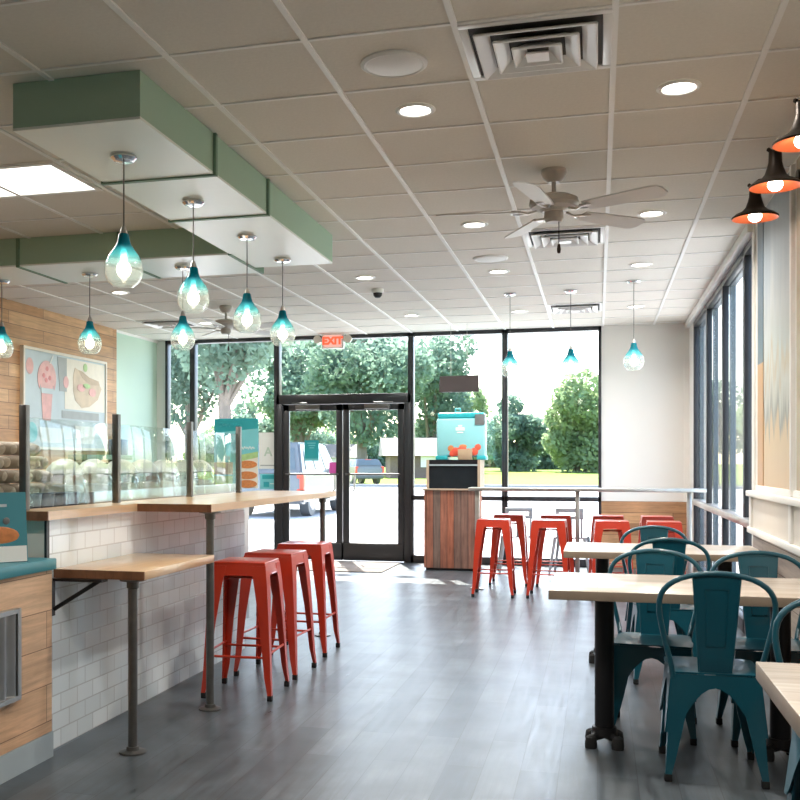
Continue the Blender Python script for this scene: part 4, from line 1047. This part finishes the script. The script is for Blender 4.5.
# trees
Tt = .2637; CT, ST = math.cos(Tt), math.sin(Tt)
def ground_at(u, d):
    """a place d metres out along the bearing the photo shows at column u"""
    r = (u-323.3)/1016.4*d
    return CT*r-ST*d, CT*d+ST*r
def tree(u, d, top, cr, base, lb, leaf, seed, n=3200, ls=.42, name='tree', sparse=1.0, sq=1.0):
    x, y = ground_at(u, d)
    rs = np.random.RandomState(seed)
    t = thing(name, lb, 'tree', (x, y, 0), 0, 'trees beyond the lawn')
    hc = (top+base)/2; rz_ = (top-base)/2
    nb = 16
    bl = []
    for k in range(nb):
        v = rs.normal(size=3); v /= np.linalg.norm(v); q_ = rs.uniform(.25, .8)
        bl.append((v*np.array([cr*q_*.85, cr*q_*.85, rz_*q_*.95])+np.array([0, 0, hc]), rs.uniform(.28, .48)*min(cr, rz_*1.1)))
    ctr = np.zeros((n, 3)); kk = rs.randint(0, nb, n)
    v = rs.normal(size=(n, 3)); v /= np.linalg.norm(v, axis=1)[:, None]
    rad = rs.uniform(.55, 1.05, n)**.7
    C_ = np.array([b[0] for b in bl])[kk]; R_ = np.array([b[1] for b in bl])[kk]
    ctr = C_+v*(R_*rad)[:, None]*np.array([1, 1, .8])
    a = rs.normal(size=(n, 3)); a /= np.linalg.norm(a, axis=1)[:, None]
    b = np.cross(a, rs.normal(size=(n, 3))); b /= np.linalg.norm(b, axis=1)[:, None]
    s = (rs.uniform(.6, 1.25, n)*ls)[:, None]
    V = np.stack([ctr-a*s, ctr+b*s*.6, ctr+a*s, ctr-b*s*.6], 1).reshape(-1, 3)
    me = bpy.data.meshes.new('crown'); me.vertices.add(4*n); me.vertices.foreach_set('co', V.ravel())
    me.loops.add(4*n); me.loops.foreach_set('vertex_index', np.arange(4*n, dtype=np.int32))
    me.polygons.add(n); me.polygons.foreach_set('loop_start', np.arange(0, 4*n, 4, dtype=np.int32))
    me.update(); me.validate(); me.materials.append(LEAF[leaf])
    c = bpy.data.objects.new('crown', me); COL.objects.link(c); c.parent = t
    tr = max(.18, top*.03)
    o = MB().tube([(0, 0, -.2), (.05, 0, base*.5), (-.05, .05, base), (0, 0, hc), (.1, 0, hc+rz_*.5)], [tr*1.3, tr, tr*.9, tr*.6, tr*.2], 8)
    for k in range(5):
        e = bl[k][0]; o.tube([(0, 0, base*.9), tuple(np.array([0, 0, base])*.5+e*.5), tuple(e)], [tr*.5, tr*.35, tr*.12], 6)
    o.build('trunk', 'bark', t)
    return t
# (column, distance, top, crown radius, crown base, label, leaf, seed)
TR = [(362, 68, 13.0, 6.6, 1.9, 'large broad tree beyond the lawn, filling the view above the right door leaf', 1, 1, 5200),
      (300, 80, 12.5, 5.5, 1.3, 'tall tree beyond the white suv, behind the left door leaf', 1, 2, 3600),
      (225, 46, 11.0, 4.2, 4.2, 'loose tree with sky gaps behind the left front window', 1, 3, 2000),
      (432, 78, 13.5, 5.2, 1.6, 'tall tree behind the hanging monitor, right of the door', 1, 4, 3600),
      (468, 90, 8.6, 3.4, 1.6, 'pale green rounded tree behind the drink dispenser', 2, 5, 2400),
      (517, 84, 7.8, 3.2, 1.6, 'mid-height tree just right of the window mullion, behind the rail', 1, 6, 2600),
      (578, 76, 8.3, 4.0, 1.0, 'large light green tree beside the white wall, in the right back window', 2, 7, 3600),
      (545, 100, 4.6, 3.4, .6, 'low bushy tree in the gap between the two trees of the right back window', 1, 8, 1800),
      (190, 60, 12.0, 5.0, 3.0, 'dark tree at the far left edge window above the van', 0, 12, 2400),
      (612, 108, 7.0, 5.0, .6, 'distant tree hidden mostly by the white wall', 1, 13, 1600),
      (255, 100, 8.0, 5.5, 1.0, 'distant tree between the suv and the window poster', 1, 14, 1800),
      (715, 60, 6.5, 3.2, 1.2, 'tree seen through the far right side window', 1, 15, 1800),
      (790, 40, 6.0, 2.6, 1.5, 'tree outside the right side windows, nearer the mural', 2, 16, 1800),
      (860, 50, 8.5, 4.0, 1.8, 'tree outside the right side, shown in the guard glass', 1, 17, 2000)]
far_lb = ['far bushy tree low behind the large tree and left door leaf', 'far bushy tree low behind the door centre', 'far bushy tree low behind the right door leaf', 'far bushy tree behind the black box and dispenser', 'far bushy tree behind the window mullion over the rail', 'far bushy tree low in the bright gap of the right back window', 'far bushy tree at the right edge of the back windows', 'far bushy tree behind the window poster', 'far bushy tree beside the white notice']
for k, u in enumerate((296, 338, 380, 440, 488, 530, 588, 215, 262)):
    TR.append((u, 126+15*(k % 3), (7.8, 7.4, 7.8, 7.6, 6.0, 5.4, 7.0, 7.0, 8.0)[k], 5.2, -3.2, far_lb[k], (1, 2, 1)[k % 3], 40+k, 4200))
for (u, d, top, cr, base, lb, lf, sd, n) in TR:
    if d >= 68:
        k = 1.5 if d < 105 else 1.3
        d, top, cr, base = d*k, 1.3+(top-1.3)*k, cr*k, (base*k if u < 420 else -2.0)
    tree(u, d, top, cr, base, lb, lf, sd, int(n*2.6), ls=.19 if d < 70 else .34)
# house beyond the lawn
def house(u, d, w, h, lb, rz):
    x, y = ground_at(u, d)
    t = thing('house', lb, 'house', (x, y, .1), rz)
    MB().box(-w/2, w/2, -4, 4, 0, h).build('wall', 'brick', t)
    MB().prism([(-4.6, h), (4.6, h), (0, h+1.5)], 'x', -w/2-.6, w/2+.6).build('roof', 'roof', t)
    for k in (-.3, 0, .3):
        f = MB().box(k*w-.6, k*w+.6, -4.08, -4.0, .9, 1.9).build('window', 'paper', t)
    return t
house(424, 84, 6, 1.8, 'low brick house with pale roof beyond the lawn, by the door edge', .25)
house(332, 112, 6, 1.8, 'low pale-roofed house beyond the lawn, between the door leaves', .3)
car('parked_car', 'small pale car on the far side of the lawn behind the right door leaf', 'car', (*ground_at(370, 60), .06), math.radians(35), 4.2, 1.8, 1.5)

# ------------------------------------------------------------------ light, sky, camera
w = bpy.data.worlds.new('World'); SC.world = w; w.use_nodes = True
nt = w.node_tree; bg = nt.nodes['Background']
sky = nt.nodes.new('ShaderNodeTexSky'); sky.sky_type = 'NISHITA'; sky.sun_disc = False
sky.sun_elevation = math.radians(50); sky.sun_rotation = math.radians(-20); sky.air_density = 1.0; sky.dust_density = 1.5; sky.ozone_density = .3
nt.links.new(sky.outputs[0], bg.inputs[0]); bg.inputs[1].default_value = .58
sl = bpy.data.lights.new('sun', 'SUN'); sl.energy = 13.0; sl.angle = math.radians(.53); sl.color = (1, .95, .88)
so = bpy.data.objects.new('sun', sl); COL.objects.link(so)
el = math.radians(50); dv = Vector((.35*math.cos(el), -.94*math.cos(el), -math.sin(el))); so.rotation_euler = dv.to_track_quat('-Z', 'Y').to_euler()

cam = bpy.data.cameras.new('camera'); co = bpy.data.objects.new('camera', cam); COL.objects.link(co)
co.location = (0, 0, 1.319); co.rotation_euler = (PI/2, 0, .2637)
cam.sensor_width = 36; cam.lens = 1016.4/800*36
cam.shift_x = (400-323.3)/800; cam.shift_y = (463.1-400)/800
cam.clip_start = .05; cam.clip_end = 600
SC.camera = co
vs = SC.view_settings; vs.view_transform = 'Standard'; vs.look = 'None'; vs.gamma = 1; vs.use_curve_mapping = False; vs.exposure = 0.8
cy = SC.cycles
cy.max_bounces = 10; cy.diffuse_bounces = 6; cy.glossy_bounces = 4; cy.transparent_max_bounces = 24; cy.transmission_bounces = 6
cy.use_denoising = True; cy.sample_clamp_indirect = 6; cy.caustics_reflective = False; cy.caustics_refractive = False
